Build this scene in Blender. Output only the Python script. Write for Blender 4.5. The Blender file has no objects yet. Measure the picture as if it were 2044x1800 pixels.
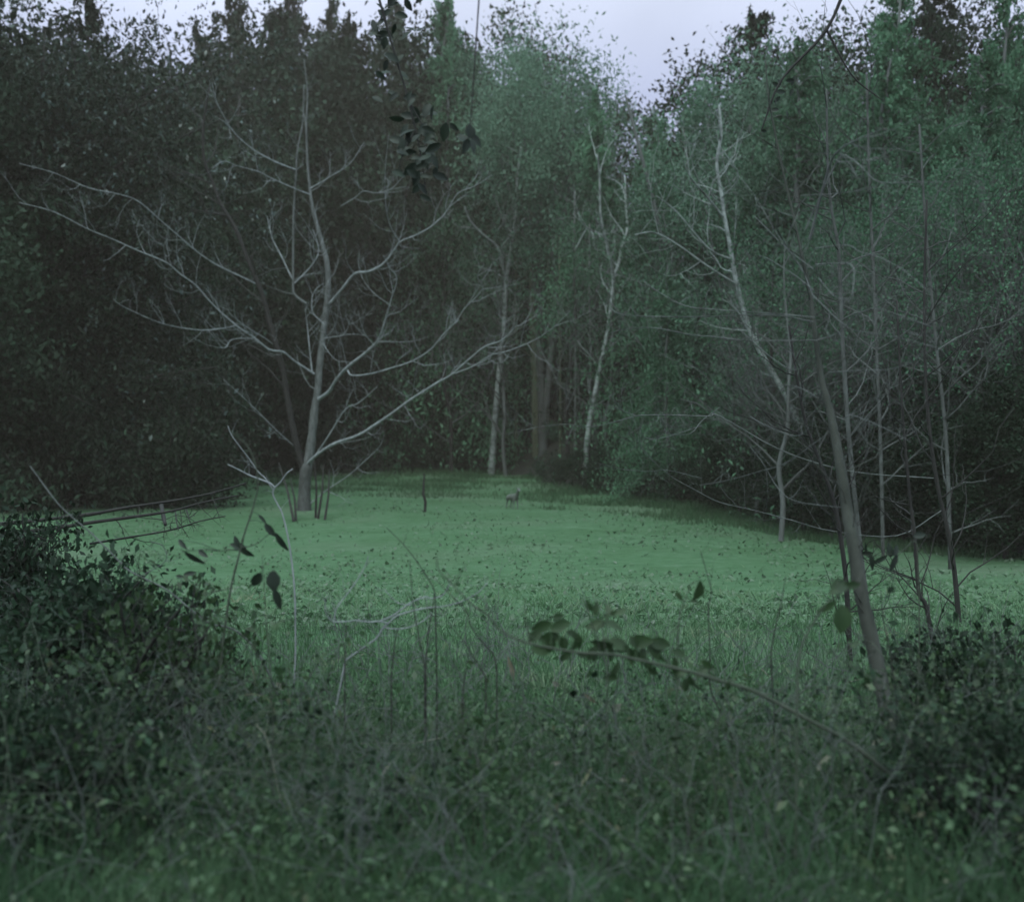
import bpy, bmesh, math, random
import numpy as np
from mathutils import Vector, Matrix

# ------------------------------------------------------------------ camera, world, sun, exposure
S = bpy.context.scene
CAM_Z = 2.9
F = 2044.0                       # focal length in the units the photograph was measured in (2044 wide)
PITCH = math.atan(50 / F)
cam_d = bpy.data.cameras.new('camera'); cam = bpy.data.objects.new('camera', cam_d)
S.collection.objects.link(cam); S.camera = cam
cam.location = (0, 0, CAM_Z); cam.rotation_euler = (math.pi / 2 - PITCH, 0, 0)
cam_d.sensor_width = 36; cam_d.sensor_fit = 'HORIZONTAL'; cam_d.lens = 36
cam_d.clip_start = 0.05; cam_d.clip_end = 2000
cam_d.dof.use_dof = True; cam_d.dof.focus_distance = 9.5; cam_d.dof.aperture_fstop = 1.5

SUN_EL, SUN_AZ = math.radians(52), math.radians(200)
w = bpy.data.worlds.new("World"); S.world = w; w.use_nodes = True
nt = w.node_tree; nt.nodes.clear()
def N(t, typ, **kw):
    n = t.nodes.new(typ)
    for k, v in kw.items(): setattr(n, k, v)
    return n
out = N(nt, 'ShaderNodeOutputWorld')
sky = N(nt, 'ShaderNodeTexSky', sky_type='NISHITA', sun_disc=False)
sky.sun_elevation = SUN_EL; sky.sun_rotation = SUN_AZ; sky.dust_density = 4; sky.air_density = 2
bg1 = N(nt, 'ShaderNodeBackground'); bg1.inputs[1].default_value = 0.05
nt.links.new(sky.outputs[0], bg1.inputs[0])
tc = N(nt, 'ShaderNodeTexCoord'); sep = N(nt, 'ShaderNodeSeparateXYZ')
nt.links.new(tc.outputs['Generated'], sep.inputs[0])
ramp = N(nt, 'ShaderNodeValToRGB')
nt.links.new(sep.outputs['Z'], ramp.inputs[0])
e = ramp.color_ramp.elements
e[0].position = 0.0; e[0].color = (0.32, 0.36, 0.54, 1)
e[1].position = 1.0; e[1].color = (0.98, 1.36, 1.44, 1)
x = e.new(0.30); x.color = (0.42, 0.47, 0.66, 1)
x = e.new(0.42); x.color = (0.62, 0.68, 0.82, 1)
noi = N(nt, 'ShaderNodeTexNoise'); noi.inputs['Scale'].default_value = 2.2; noi.inputs['Detail'].default_value = 5
nt.links.new(tc.outputs['Generated'], noi.inputs['Vector'])
mr = N(nt, 'ShaderNodeMapRange'); mr.inputs[1].default_value = .3; mr.inputs[2].default_value = .7
mr.inputs[3].default_value = .78; mr.inputs[4].default_value = 1.18
nt.links.new(noi.outputs['Fac'], mr.inputs[0])
mul = N(nt, 'ShaderNodeVectorMath', operation='SCALE')
nt.links.new(ramp.outputs[0], mul.inputs[0]); nt.links.new(mr.outputs[0], mul.inputs['Scale'])
bg2 = N(nt, 'ShaderNodeBackground'); bg2.inputs[1].default_value = 1.0
nt.links.new(mul.outputs[0], bg2.inputs[0])
mx = N(nt, 'ShaderNodeMixShader'); mx.inputs[0].default_value = 0.9
nt.links.new(bg1.outputs[0], mx.inputs[1]); nt.links.new(bg2.outputs[0], mx.inputs[2])
nt.links.new(mx.outputs[0], out.inputs[0])

sd = bpy.data.lights.new('sun', 'SUN'); sd.energy = 0.9; sd.angle = math.radians(25); sd.color = (0.90, 1.0, 0.93)
sun = bpy.data.objects.new('sun', sd); S.collection.objects.link(sun)
sun.rotation_euler = (math.pi / 2 - SUN_EL, 0, math.pi - SUN_AZ + math.radians(0))

S.view_settings.view_transform = 'Standard'; S.view_settings.look = 'None'
S.view_settings.exposure = 0.56; S.view_settings.gamma = 1
S.cycles.max_bounces = 6; S.cycles.diffuse_bounces = 3; S.cycles.transmission_bounces = 3
S.cycles.volume_bounces = 0

# ------------------------------------------------------------------ helpers
rng = np.random.default_rng(7)
rnd = random.Random(11)
CA, SA = math.cos(PITCH), math.sin(PITCH)
def at(px, py, Y):
    """world point at distance Y in front of the camera that the photograph shows at px, py"""
    u = (px - 1022) / F; v = (900 - py) / F
    d = np.array([u, CA + v * SA, -SA + v * CA]); k = Y / d[1]
    return np.array([d[0] * k, Y, CAM_Z + d[2] * k])
def proj(p):
    x, y, z = p[0], p[1], p[2] - CAM_Z
    f = y * CA - z * SA; u = y * SA + z * CA
    return 1022 + F * x / f, 900 - F * u / f
def sst(a, b, t):
    t = np.clip((t - a) / (b - a), 0, 1); return t * t * (3 - 2 * t)
# where the wood begins, as (image column, distance)
EX = [-700, -200, 0, 180, 420, 560, 660, 1000, 1100, 1200, 1350, 1500, 1700, 1900, 2100, 2700]
EY = [26, 30, 34, 40, 56, 64, 66, 64, 50, 44.5, 38, 35.5, 30.5, 28, 26, 22]
def edge_Y(X, Y):
    px = 1022 + F * X / np.maximum(Y, 1)
    return np.interp(px, EX, EY)
def H(X, Y):
    X = np.asarray(X, float); Y = np.asarray(Y, float)
    h = 1.3 * (1 - sst(5, 22, Y))
    h = h + 0.10 * np.sin(X * .35 + 1) * np.sin(Y * .27) * sst(8, 24, Y) * (1 - sst(60, 70, Y))
    h = h + 0.03 * np.sin(X * 1.3 + Y * .4) * np.cos(Y * .9 - X * .3)
    h = h + sst(2, 40, Y - edge_Y(X, Y)) * 9.0  # invented rise behind the wood, blacks out the low gaps between trunks
    h = h + 0.35 * sst(0, 3, Y - edge_Y(X, Y))
    return h
def ground_at(px, py):
    """where the photograph's pixel meets the ground"""
    for Y in np.arange(3, 90, .1):
        p = at(px, py, Y)
        if p[2] <= H(p[0], p[1]): return p
    return at(px, py, 60)

class MB:
    def __init__(s): s.V = []; s.Q = []; s.T = []; s.n = 0
    def add(s, V, Q=None, T=None):
        V = np.asarray(V, np.float32).reshape(-1, 3)
        if Q is not None and len(Q): s.Q.append(np.asarray(Q, np.int32).reshape(-1, 4) + s.n)
        if T is not None and len(T): s.T.append(np.asarray(T, np.int32).reshape(-1, 3) + s.n)
        s.V.append(V); s.n += len(V)
    def mesh(s, name, mat, smooth=False):
        me = bpy.data.meshes.new(name)
        V = np.concatenate(s.V) if s.V else np.zeros((0, 3), np.float32)
        Q = np.concatenate(s.Q) if s.Q else np.zeros((0, 4), np.int32)
        T = np.concatenate(s.T) if s.T else np.zeros((0, 3), np.int32)
        me.vertices.add(len(V)); me.vertices.foreach_set('co', V.ravel())
        nl = len(Q) * 4 + len(T) * 3
        me.loops.add(nl); me.loops.foreach_set('vertex_index', np.concatenate([Q.ravel(), T.ravel()]).astype(np.int32))
        me.polygons.add(len(Q) + len(T))
        st = np.concatenate([np.arange(len(Q)) * 4, len(Q) * 4 + np.arange(len(T)) * 3]).astype(np.int32)
        me.polygons.foreach_set('loop_start', st)
        if smooth: me.polygons.foreach_set('use_smooth', np.ones(len(Q) + len(T), bool))
        me.update(calc_edges=True); me.materials.append(mat)
        return me
def link(name, data, parent=None, loc=None):
    o = bpy.data.objects.new(name, data); S.collection.objects.link(o)
    if parent is not None: o.parent = parent
    if loc is not None: o.location = loc
    return o
def thing(name, label, cat, loc=(0, 0, 0), group=None, rz=0, sc=1):
    o = bpy.data.objects.new(name, None); S.collection.objects.link(o)
    o.location = loc; o.rotation_euler = (0, 0, rz); o.scale = (sc, sc, sc) if not isinstance(sc, tuple) else sc
    o.empty_display_size = .3
    tag(o, label, cat, group); return o
def tag(o, label, cat, group=None):
    o['label'] = label; o['category'] = cat
    if group: o['group'] = group
def norm(v): return v / (np.linalg.norm(v) + 1e-9)
def smooth_line(P, R, k=4):
    P = np.asarray(P, float); R = np.asarray(R, float)
    if len(P) < 3: return P, R
    Pe = np.vstack([2 * P[0] - P[1], P, 2 * P[-1] - P[-2]])
    o, r = [], []
    for i in range(len(P) - 1):
        a, b, c, d = Pe[i:i + 4]
        for t in np.arange(k) / k:
            o.append(.5 * (2 * b + (c - a) * t + (2 * a - 5 * b + 4 * c - d) * t * t + (3 * b - 3 * c + d - a) * t ** 3))
            r.append(R[i] * (1 - t) + R[i + 1] * t)
    o.append(P[-1]); r.append(R[-1]); return np.array(o), np.array(r)
def tube(mb, P, R, n=6, knob=0.0):
    P = np.asarray(P, float); R = np.asarray(R, float); m = len(P)
    T = np.gradient(P, axis=0); T /= (np.linalg.norm(T, axis=1)[:, None] + 1e-9)
    ref = np.array([.31, .87, .12]); A = np.cross(T, ref); A /= (np.linalg.norm(A, axis=1)[:, None] + 1e-9); B = np.cross(T, A)
    if knob: R = R * (1 + knob * rng.standard_normal(m))
    th = np.arange(n) / n * 2 * math.pi
    V = P[:, None, :] + R[:, None, None] * (np.cos(th)[None, :, None] * A[:, None, :] + np.sin(th)[None, :, None] * B[:, None, :])
    V = V.reshape(-1, 3); i = np.arange(m - 1)[:, None] * n; j = np.arange(n)[None, :]; j2 = (j + 1) % n
    Q = np.stack([i + j, i + j2, i + n + j2, i + n + j], -1).reshape(-1, 4)
    c = np.array([[m * n + 0, (k + 1) % n + (m - 1) * n, k + (m - 1) * n] for k in range(n)])
    tip = P[-1] + T[-1] * R[-1]
    mb.add(np.vstack([V, tip]), Q, c[:, [0, 2, 1]])
def grow(mb, p, d, L, r, depth, up=.15, crook=.35, nseg=5, kids=4, tips=None, spread=.9):
    p = np.array(p, float); d = norm(np.array(d, float)); P = [p.copy()]
    for i in range(nseg):
        d = norm(d + crook * rng.standard_normal(3) * .5 + np.array([0, 0, up]) * .5)
        p = p + d * L / nseg; P.append(p.copy())
    P = np.array(P); R = np.linspace(r, r * .3, len(P))
    tube(mb, P, R, 3 if r < .02 else 5)
    if tips is not None: tips.append(P)
    if depth > 0:
        for k in range(kids):
            t = .25 + .75 * (k + rng.random()) / kids; i = min(int(t * nseg), nseg - 1); q = P[i] + (P[i + 1] - P[i]) * (t * nseg - i if t < 1 else 1)
            dd = norm(P[i + 1] - P[i]); sd_ = norm(np.cross(dd, rng.standard_normal(3)))
            grow(mb, q, norm(dd * .7 + sd_ * spread), L * (.35 + .3 * rng.random()) * (1.1 - .4 * t), r * (.55 - .2 * t), depth - 1, up, crook, max(3, nseg - 1), max(2, kids - 1), tips, spread)
    return P
def leaves(mb, C, size, asp=.55, nrm=None, nj=1.0, down=0.0, fold=.12):
    """one folded leaf (4 corners, middle raised) at every centre C"""
    C = np.asarray(C, float).reshape(-1, 3); n = len(C)
    if n == 0: return
    a = rng.standard_normal((n, 3)); a[:, 2] -= down * 3; a /= np.linalg.norm(a, axis=1)[:, None]
    nn = rng.standard_normal((n, 3)) * nj + (np.array([0, 0, .6]) if nrm is None else nrm)
    b = np.cross(nn, a); b /= (np.linalg.norm(b, axis=1)[:, None] + 1e-9); c = np.cross(a, b)
    s = np.asarray(size) * (.6 + .8 * rng.random(n)); s = s[:, None]
    V = np.stack([C - a * s * .5, C + b * s * asp * .5 + c * s * fold, C + a * s * .5, C - b * s * asp * .5 + c * s * fold], 1)
    mb.add(V.reshape(-1, 3), np.arange(n * 4).reshape(-1, 4))

# ------------------------------------------------------------------ materials
def mat_base(name):
    m = bpy.data.materials.new(name); m.use_nodes = True; t = m.node_tree; t.nodes.clear()
    o = N(t, 'ShaderNodeOutputMaterial'); b = N(t, 'ShaderNodeBsdfPrincipled'); return m, t, o, b
def noise_col(t, cols, scale, coord='Object', detail=4, rough=.6, objrand=0, lo=.3, hi=.7, stretch=None):
    c = N(t, 'ShaderNodeTexCoord'); n = N(t, 'ShaderNodeTexNoise'); n.inputs['Scale'].default_value = scale
    n.inputs['Detail'].default_value = detail; n.inputs['Roughness'].default_value = rough
    src = c.outputs[coord]
    if stretch:
        mp = N(t, 'ShaderNodeMapping'); mp.inputs['Scale'].default_value = stretch
        t.links.new(src, mp.inputs[0]); src = mp.outputs[0]
    t.links.new(src, n.inputs['Vector'])
    r = N(t, 'ShaderNodeValToRGB'); el = r.color_ramp.elements
    el[0].position = lo; el[0].color = (*cols[0], 1); el[1].position = hi; el[1].color = (*cols[-1], 1)
    for i, cc in enumerate(cols[1:-1]): q = el.new(lo + (hi - lo) * (i + 1) / (len(cols) - 1)); q.color = (*cc, 1)
    t.links.new(n.outputs['Fac'], r.inputs[0]); o = r.outputs[0]
    if objrand:
        oi = N(t, 'ShaderNodeObjectInfo'); m_ = N(t, 'ShaderNodeMapRange')
        m_.inputs[3].default_value = 1 - objrand; m_.inputs[4].default_value = 1 + objrand
        t.links.new(oi.outputs['Random'], m_.inputs[0]); v = N(t, 'ShaderNodeVectorMath', operation='SCALE')
        t.links.new(o, v.inputs[0]); t.links.new(m_.outputs[0], v.inputs['Scale']); o = v.outputs[0]
    return o, n
def leaf_mat(name, cols, scale=3, rough=.5, trans=.3, spec=.4, objrand=.2):
    m, t, o, b = mat_base(name)
    c, n = noise_col(t, cols, scale, objrand=objrand, detail=6)
    t.links.new(c, b.inputs['Base Color']); b.inputs['Roughness'].default_value = rough
    b.inputs['Specular IOR Level'].default_value = spec
    tr = N(t, 'ShaderNodeBsdfTranslucent'); t.links.new(c, tr.inputs[0])
    mx_ = N(t, 'ShaderNodeMixShader'); mx_.inputs[0].default_value = trans
    t.links.new(b.outputs[0], mx_.inputs[1]); t.links.new(tr.outputs[0], mx_.inputs[2]); t.links.new(mx_.outputs[0], o.inputs[0])
    return m
def bark_mat(name, cols, scale=14, rough=.85, stretch=(1, 1, .35), objrand=.1):
    m, t, o, b = mat_base(name)
    c, n = noise_col(t, cols, scale, stretch=stretch, objrand=objrand)
    t.links.new(c, b.inputs['Base Color']); b.inputs['Roughness'].default_value = rough
    bp = N(t, 'ShaderNodeBump'); bp.inputs['Strength'].default_value = .5; bp.inputs['Distance'].default_value = .02
    t.links.new(n.outputs['Fac'], bp.inputs['Height']); t.links.new(bp.outputs[0], b.inputs['Normal'])
    t.links.new(b.outputs[0], o.inputs[0]); return m

M = {}
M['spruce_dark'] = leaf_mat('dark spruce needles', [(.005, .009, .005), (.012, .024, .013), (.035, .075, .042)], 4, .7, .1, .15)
M['green_conifer'] = leaf_mat('green conifer needles', [(.016, .046, .024), (.063, .165, .085), (.15, .31, .18)], 2.2, .6, .3)
M['green_pale'] = leaf_mat('pale willow leaves', [(.028, .07, .042), (.095, .19, .12), (.20, .33, .23)], 2.5, .6, .35)
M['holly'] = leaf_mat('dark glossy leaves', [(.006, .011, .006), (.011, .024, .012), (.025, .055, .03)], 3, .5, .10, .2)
M['glint'] = leaf_mat('leaves with painted glint', [(.03, .055, .045), (.07, .11, .10)], 3, .3, .10, .5)  # paler bluish base colour holds the sky glint on the dark leaves
M['bush_green'] = leaf_mat('bush leaves', [(.02, .07, .035), (.05, .14, .07), (.09, .20, .11)], 1.2, .5, .3)
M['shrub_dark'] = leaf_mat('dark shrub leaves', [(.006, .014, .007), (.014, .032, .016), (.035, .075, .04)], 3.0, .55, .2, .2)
M['under'] = leaf_mat('undergrowth leaves', [(.015, .03, .015), (.035, .075, .03), (.075, .135, .06), (.13, .125, .08)], 5, .45, .3, .4, .1)
M['bramble'] = leaf_mat('bramble leaves', [(.016, .036, .012), (.028, .06, .02), (.045, .085, .03)], 9, .5, .25)
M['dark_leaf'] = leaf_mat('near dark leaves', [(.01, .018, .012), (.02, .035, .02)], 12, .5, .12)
M['dead_leaf'] = leaf_mat('dry pale leaves', [(.20, .20, .15), (.34, .33, .27)], 8, .7, .25)
M['straw'] = leaf_mat('dry straw', [(.16, .17, .09), (.30, .30, .19)], 6, .7, .3)
M['brown_leaf'] = leaf_mat('withered leaves', [(.08, .07, .04), (.18, .16, .12)], 6, .7, .3)
M['bark_dark'] = bark_mat('dark bark', [(.012, .011, .010), (.03, .028, .025)])
M['bark_grey'] = bark_mat('grey bark', [(.05, .055, .05), (.10, .11, .105), (.16, .17, .165)], 10)
M['bark_mid'] = bark_mat('brownish twig bark', [(.03, .033, .03), (.065, .07, .066), (.10, .11, .105)], 10)
M['bark_pale'] = bark_mat('pale smooth bark', [(.13, .145, .145), (.23, .25, .255), (.33, .35, .36)], 9)
M['birch'] = bark_mat('birch bark', [(.06, .065, .06), (.24, .27, .26), (.36, .40, .38)], 2.2, .8, (1, 1, 1.6))
M['bark_moss'] = bark_mat('mossy bark', [(.05, .06, .035), (.09, .105, .06)], 4)
M['cane'] = bark_mat('bramble cane', [(.035, .05, .03), (.07, .085, .06)], 20)
M['grass_blade'] = leaf_mat('meadow grass blades', [(.07, .155, .07), (.105, .21, .10), (.15, .26, .14), (.22, .25, .16)], 1.5, .6, .4, .3, 0)
M['deer'] = bark_mat('deer coat', [(.085, .10, .08), (.14, .16, .145)], 6)

def ground_mat():
    m, t, o, b = mat_base('meadow turf')
    c1, n1 = noise_col(t, [(.042, .10, .042), (.070, .152, .078), (.102, .19, .112)], .45, detail=8, rough=.65, stretch=(.6, 1, 1))
    c2, n2 = noise_col(t, [(.026, .062, .026), (.070, .145, .064), (.14, .205, .14)], 5, detail=8, rough=.8, lo=.36, hi=.66, stretch=(.5, .8, 1))
    mxc = N(t, 'ShaderNodeMix', data_type='RGBA'); mxc.inputs[0].default_value = .52
    t.links.new(c1, mxc.inputs[6]); t.links.new(c2, mxc.inputs[7])
    # a few dry straw-coloured patches
    c = N(t, 'ShaderNodeTexCoord'); n3 = N(t, 'ShaderNodeTexNoise'); n3.inputs['Scale'].default_value = .16; n3.inputs['Detail'].default_value = 7
    t.links.new(c.outputs['Object'], n3.inputs['Vector']); r3 = N(t, 'ShaderNodeMapRange')
    r3.inputs[1].default_value = .52; r3.inputs[2].default_value = .68; r3.inputs[4].default_value = .5
    t.links.new(n3.outputs['Fac'], r3.inputs[0])
    m2 = N(t, 'ShaderNodeMix', data_type='RGBA'); t.links.new(r3.outputs[0], m2.inputs[0]); t.links.new(mxc.outputs[2], m2.inputs[6])
    m2.inputs[7].default_value = (.135, .17, .12, 1)
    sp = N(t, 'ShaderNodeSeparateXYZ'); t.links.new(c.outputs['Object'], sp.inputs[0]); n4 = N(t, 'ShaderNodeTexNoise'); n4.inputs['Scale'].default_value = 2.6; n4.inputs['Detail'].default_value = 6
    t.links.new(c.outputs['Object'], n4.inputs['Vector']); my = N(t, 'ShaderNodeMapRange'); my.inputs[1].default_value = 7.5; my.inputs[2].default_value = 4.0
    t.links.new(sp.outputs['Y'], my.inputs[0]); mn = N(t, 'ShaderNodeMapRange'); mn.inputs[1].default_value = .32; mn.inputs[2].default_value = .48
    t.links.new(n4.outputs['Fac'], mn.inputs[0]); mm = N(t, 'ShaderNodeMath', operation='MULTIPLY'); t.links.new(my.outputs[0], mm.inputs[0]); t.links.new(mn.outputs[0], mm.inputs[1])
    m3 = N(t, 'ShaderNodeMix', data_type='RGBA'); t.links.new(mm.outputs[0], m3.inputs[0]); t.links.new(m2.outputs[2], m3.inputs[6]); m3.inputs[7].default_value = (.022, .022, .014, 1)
    t.links.new(m3.outputs[2], b.inputs['Base Color']); b.inputs['Roughness'].default_value = .9
    b.inputs['Specular IOR Level'].default_value = .15
    bp = N(t, 'ShaderNodeBump'); bp.inputs['Strength'].default_value = .7; bp.inputs['Distance'].default_value = .06
    t.links.new(n2.outputs['Fac'], bp.inputs['Height']); t.links.new(bp.outputs[0], b.inputs['Normal'])
    t.links.new(b.outputs[0], o.inputs[0]); return m
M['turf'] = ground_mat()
M['bark_shade'] = bark_mat('dark mossy bark', [(.016, .02, .014), (.032, .037, .028), (.055, .06, .05)], 9)
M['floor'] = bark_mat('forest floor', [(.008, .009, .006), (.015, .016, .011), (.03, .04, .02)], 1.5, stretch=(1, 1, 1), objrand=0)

# ------------------------------------------------------------------ ground
def ground():
    xs = np.unique(np.concatenate([np.linspace(-160, -60, 14), np.arange(-60, 60.1, .5), np.linspace(60, 160, 14)]))
    ys = np.unique(np.concatenate([np.linspace(-60, 0, 14), np.arange(0, 30, .33), np.arange(30, 100, .6), np.linspace(100, 200, 14)]))
    X, Y = np.meshgrid(xs, ys); Z = H(X, Y); V = np.stack([X, Y, Z], -1).reshape(-1, 3)
    nx, ny = len(xs), len(ys); i = np.arange(ny - 1)[:, None] * nx; j = np.arange(nx - 1)[None, :]
    Q = np.stack([i + j, i + j + 1, i + nx + j + 1, i + nx + j], -1).reshape(-1, 4)
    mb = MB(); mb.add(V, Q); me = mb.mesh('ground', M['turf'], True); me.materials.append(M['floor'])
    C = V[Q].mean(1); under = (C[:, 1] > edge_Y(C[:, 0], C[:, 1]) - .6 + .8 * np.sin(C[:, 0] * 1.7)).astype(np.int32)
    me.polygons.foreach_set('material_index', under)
    o = link('ground', me); o['kind'] = 'structure'
ground()

def meadow_grass():
    mb = MB(); n = 62000
    # tufts spread over the meadow, denser near the camera
    Y = 5.5 + 50 * rng.random(n) ** 1.7; px = -120 + 2300 * rng.random(n); X = (px - 1022) / F * Y
    ok = (Y < edge_Y(X, Y) + .5) & (rng.random(n) > sst(9, 23, Y) * 1.0); X, Y = X[ok], Y[ok]
    cl = np.sin(X * 2.1 + 1.3 * np.sin(Y * 1.7)) * np.sin(Y * 2.6 + 1.1 * np.sin(X * 1.1)); 
    ok = rng.random(len(X)) < .55 + .45 * cl; X, Y = X[ok], Y[ok]; n = len(X)
    Z = H(X, Y); h = (.05 + .06 * rng.random(n)) * (1 + .6 * (rng.random(n) < .06)); wd = .008 + .0006 * Y
    a = rng.random(n) * 6.283; ln = rng.standard_normal((n, 2)) * .075
    h = h * (1 - .35 * sst(10, 22, Y)); B = np.stack([X, Y, Z], -1); s = np.stack([np.cos(a) * wd, np.sin(a) * wd, 0 * a], -1)
    tip = B + np.stack([ln[:, 0], ln[:, 1], h], -1)
    V = np.stack([B - s, B + s, tip], 1).reshape(-1, 3); mb.add(V, None, np.arange(n * 3).reshape(-1, 3))
    o = link('grass', mb.mesh('grass', M['grass_blade'])); o['kind'] = 'stuff'
    tag(o, 'short pale green grass blades covering the open meadow', 'grass')
meadow_grass()

def meadow_weeds():
    mb = MB(); n = 60000; Y = 9 + 48 * rng.random(n) ** 1.25; px = -100 + 2250 * rng.random(n); X = (px - 1022) / F * Y
    m = np.sin(X * .8 + 2 * np.sin(Y * .33)) * np.sin(Y * .6 + 1.3 * np.sin(X * .5)); ok = (Y < edge_Y(X, Y) - .5) & (rng.random(n) < .45 + .5 * m)
    X, Y = X[ok], Y[ok]; n = len(X); C = np.stack([X, Y, H(X, Y) + .025], -1)
    leaves(mb, C, .04 + .10 * rng.random(n) ** 2, .6, np.array([0, -.25, 2.2]), .28, 0)
    o = link('meadow_weeds', mb.mesh('meadow_weeds', M['weeds'])); o['kind'] = 'stuff'; tag(o, 'low clover and withered leaves mottling the meadow', 'weeds')
M['weeds'] = leaf_mat('meadow weeds', [(.06, .13, .062), (.085, .16, .08), (.13, .20, .13), (.20, .22, .18)], 9, .7, .2, .15, 0)
meadow_weeds()
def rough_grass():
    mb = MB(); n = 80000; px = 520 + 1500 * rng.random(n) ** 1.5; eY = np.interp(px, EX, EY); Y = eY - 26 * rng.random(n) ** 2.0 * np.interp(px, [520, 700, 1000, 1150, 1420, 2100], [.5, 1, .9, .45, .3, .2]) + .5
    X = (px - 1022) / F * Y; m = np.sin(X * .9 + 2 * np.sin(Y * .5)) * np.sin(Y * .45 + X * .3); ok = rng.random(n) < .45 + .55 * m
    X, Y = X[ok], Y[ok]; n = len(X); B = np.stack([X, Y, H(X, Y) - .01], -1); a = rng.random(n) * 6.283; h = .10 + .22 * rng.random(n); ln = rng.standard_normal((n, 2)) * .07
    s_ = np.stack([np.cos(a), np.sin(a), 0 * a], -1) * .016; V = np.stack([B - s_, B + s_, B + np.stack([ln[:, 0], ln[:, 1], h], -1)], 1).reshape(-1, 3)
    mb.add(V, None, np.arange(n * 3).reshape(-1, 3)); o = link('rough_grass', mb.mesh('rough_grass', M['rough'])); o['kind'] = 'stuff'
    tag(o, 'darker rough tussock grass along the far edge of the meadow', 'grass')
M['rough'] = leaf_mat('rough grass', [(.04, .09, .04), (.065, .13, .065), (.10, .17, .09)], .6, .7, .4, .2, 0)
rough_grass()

# ------------------------------------------------------------------ background trees
def mk_conifer(seed, H_=1.0, R_=.26, nb=150, per=170, size=.013, droop=.12, low=.06, clump=1.0, asp=.35, ragged=.35):
    """crown of unit height: boughs round a stem, each hung with needle sprays"""
    global rng; rng = np.random.default_rng(seed); mb = MB(); tw = MB()
    for k in range(nb):
        z = low + (1 - low) * (k + rng.random()) / nb; a = rng.random() * 6.283
        L = R_ * ((1 - z) ** .75 + .03) * (1 - ragged + 2 * ragged * rng.random()); s = rng.random(int(per * (.25 + L / R_))) ** .7
        r = s * L; zz = z - droop * s ** 2 * (L / R_) + .05 * s
        wv = L * .22
        C = np.stack([np.cos(a) * r + rng.standard_normal(len(s)) * wv * s * .6, np.sin(a) * r + rng.standard_normal(len(s)) * wv * s * .6, zz - abs(rng.standard_normal(len(s))) * .035 * s], -1)
        leaves(mb, C, size, asp, np.array([np.cos(a) * .5, np.sin(a) * .5, .9]), .6, .5)
        if k % 3 == 0:
            e_ = np.array([np.cos(a) * L * .85, np.sin(a) * L * .85, z - droop * .7 * L / R_ + .04])
            tube(tw, [np.array([0, 0, z]), (np.array([0, 0, z]) + e_) / 2 + [0, 0, .01], e_], [.0035, .0022, .0008], 3)
    P = [[0, 0, -.01]]; 
    for i in range(1, 9): P.append([.006 * rng.standard_normal(), .006 * rng.standard_normal(), i / 8 * .98])
    tube(tw, P, np.linspace(.013, .002, 9), 7)
    return mb, tw
def mk_broad(seed, R_=.3, n_cl=95, per=190, size=.014, low=.15, sig=.05, upright=1.0, asp=.6, nstem=3):
    global rng; rng = np.random.default_rng(seed); mb = MB(); tw = MB(); cs = []
    while len(cs) < n_cl:
        p = rng.uniform(-1, 1, 3)
        if np.linalg.norm(p) > 1: continue
        z = low + (1 - low) * (p[2] * .5 + .5); r = R_ * (1.05 - .35 * z); cs.append([p[0] * r, p[1] * r, z])
    cs = np.array(cs)
    for c in cs:
        sg = sig * (.5 + .9 * rng.random()); C = c + np.clip(rng.standard_normal((int(per * (.5 + rng.random())), 3)), -1.7, 1.7) * [sg, sg, sg * upright]
        C = C[C[:, 2] > .01]; leaves(mb, C, size, asp, None, 1.0, .3)
    tops = []
    for s in range(nstem):
        dx = rng.standard_normal(2) * .06 * (nstem > 1)
        P = np.array([[0, 0, -.01], [dx[0] * .3, dx[1] * .3, .2], [dx[0] * .9, dx[1] * .9, .5], [dx[0] * 1.5, dx[1] * 1.5, .86]]); P, R = smooth_line(P, [.013, .009, .006, .002], 3)
        tube(tw, P, R, 6)
    for c in cs[::4]:
        b = np.array([c[0] * .25, c[1] * .25, c[2] * .6]); tube(tw, [b, (b + c) / 2 + [0, 0, -.01], c], [.004, .003, .001], 4)
    return mb, tw
def mk_bare(seed, kids=6, depth=3, Lf=.42, r=.012, up=.18, spread=1.0, leafn=0, size=.012, nlimb=11):
    """leafless crown of unit height with fine twigs"""
    global rng; rng = np.random.default_rng(seed); tr = MB(); tw = MB(); lf = MB(); tips = []
    P = [[0, 0, -.01]]; x = y = 0
    for i in range(1, 9): x += rng.standard_normal() * .012; y += rng.standard_normal() * .012; P.append([x, y, i / 8 * .95])
    P, R = smooth_line(P, np.linspace(r, r * .15, 9), 3); tube(tr, P, R, 7, .05)
    for k in range(nlimb):
        t = .16 + .8 * (k + rng.random()) / nlimb; i = int(t * (len(P) - 1)); a = rng.random() * 6.283
        d = np.array([math.cos(a), math.sin(a), .55 + .5 * rng.random()])
        grow(tw, P[i], d, Lf * (1.1 - .75 * t), R[i] * .55, depth, up, .4, 6, kids, tips, spread)
    if leafn:
        A = np.concatenate(tips); C = A[rng.integers(0, len(A), leafn)] + rng.standard_normal((leafn, 3)) * .012
        leaves(lf, C, size, .6, None, 1, .4)
    return tr, tw, lf

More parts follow.
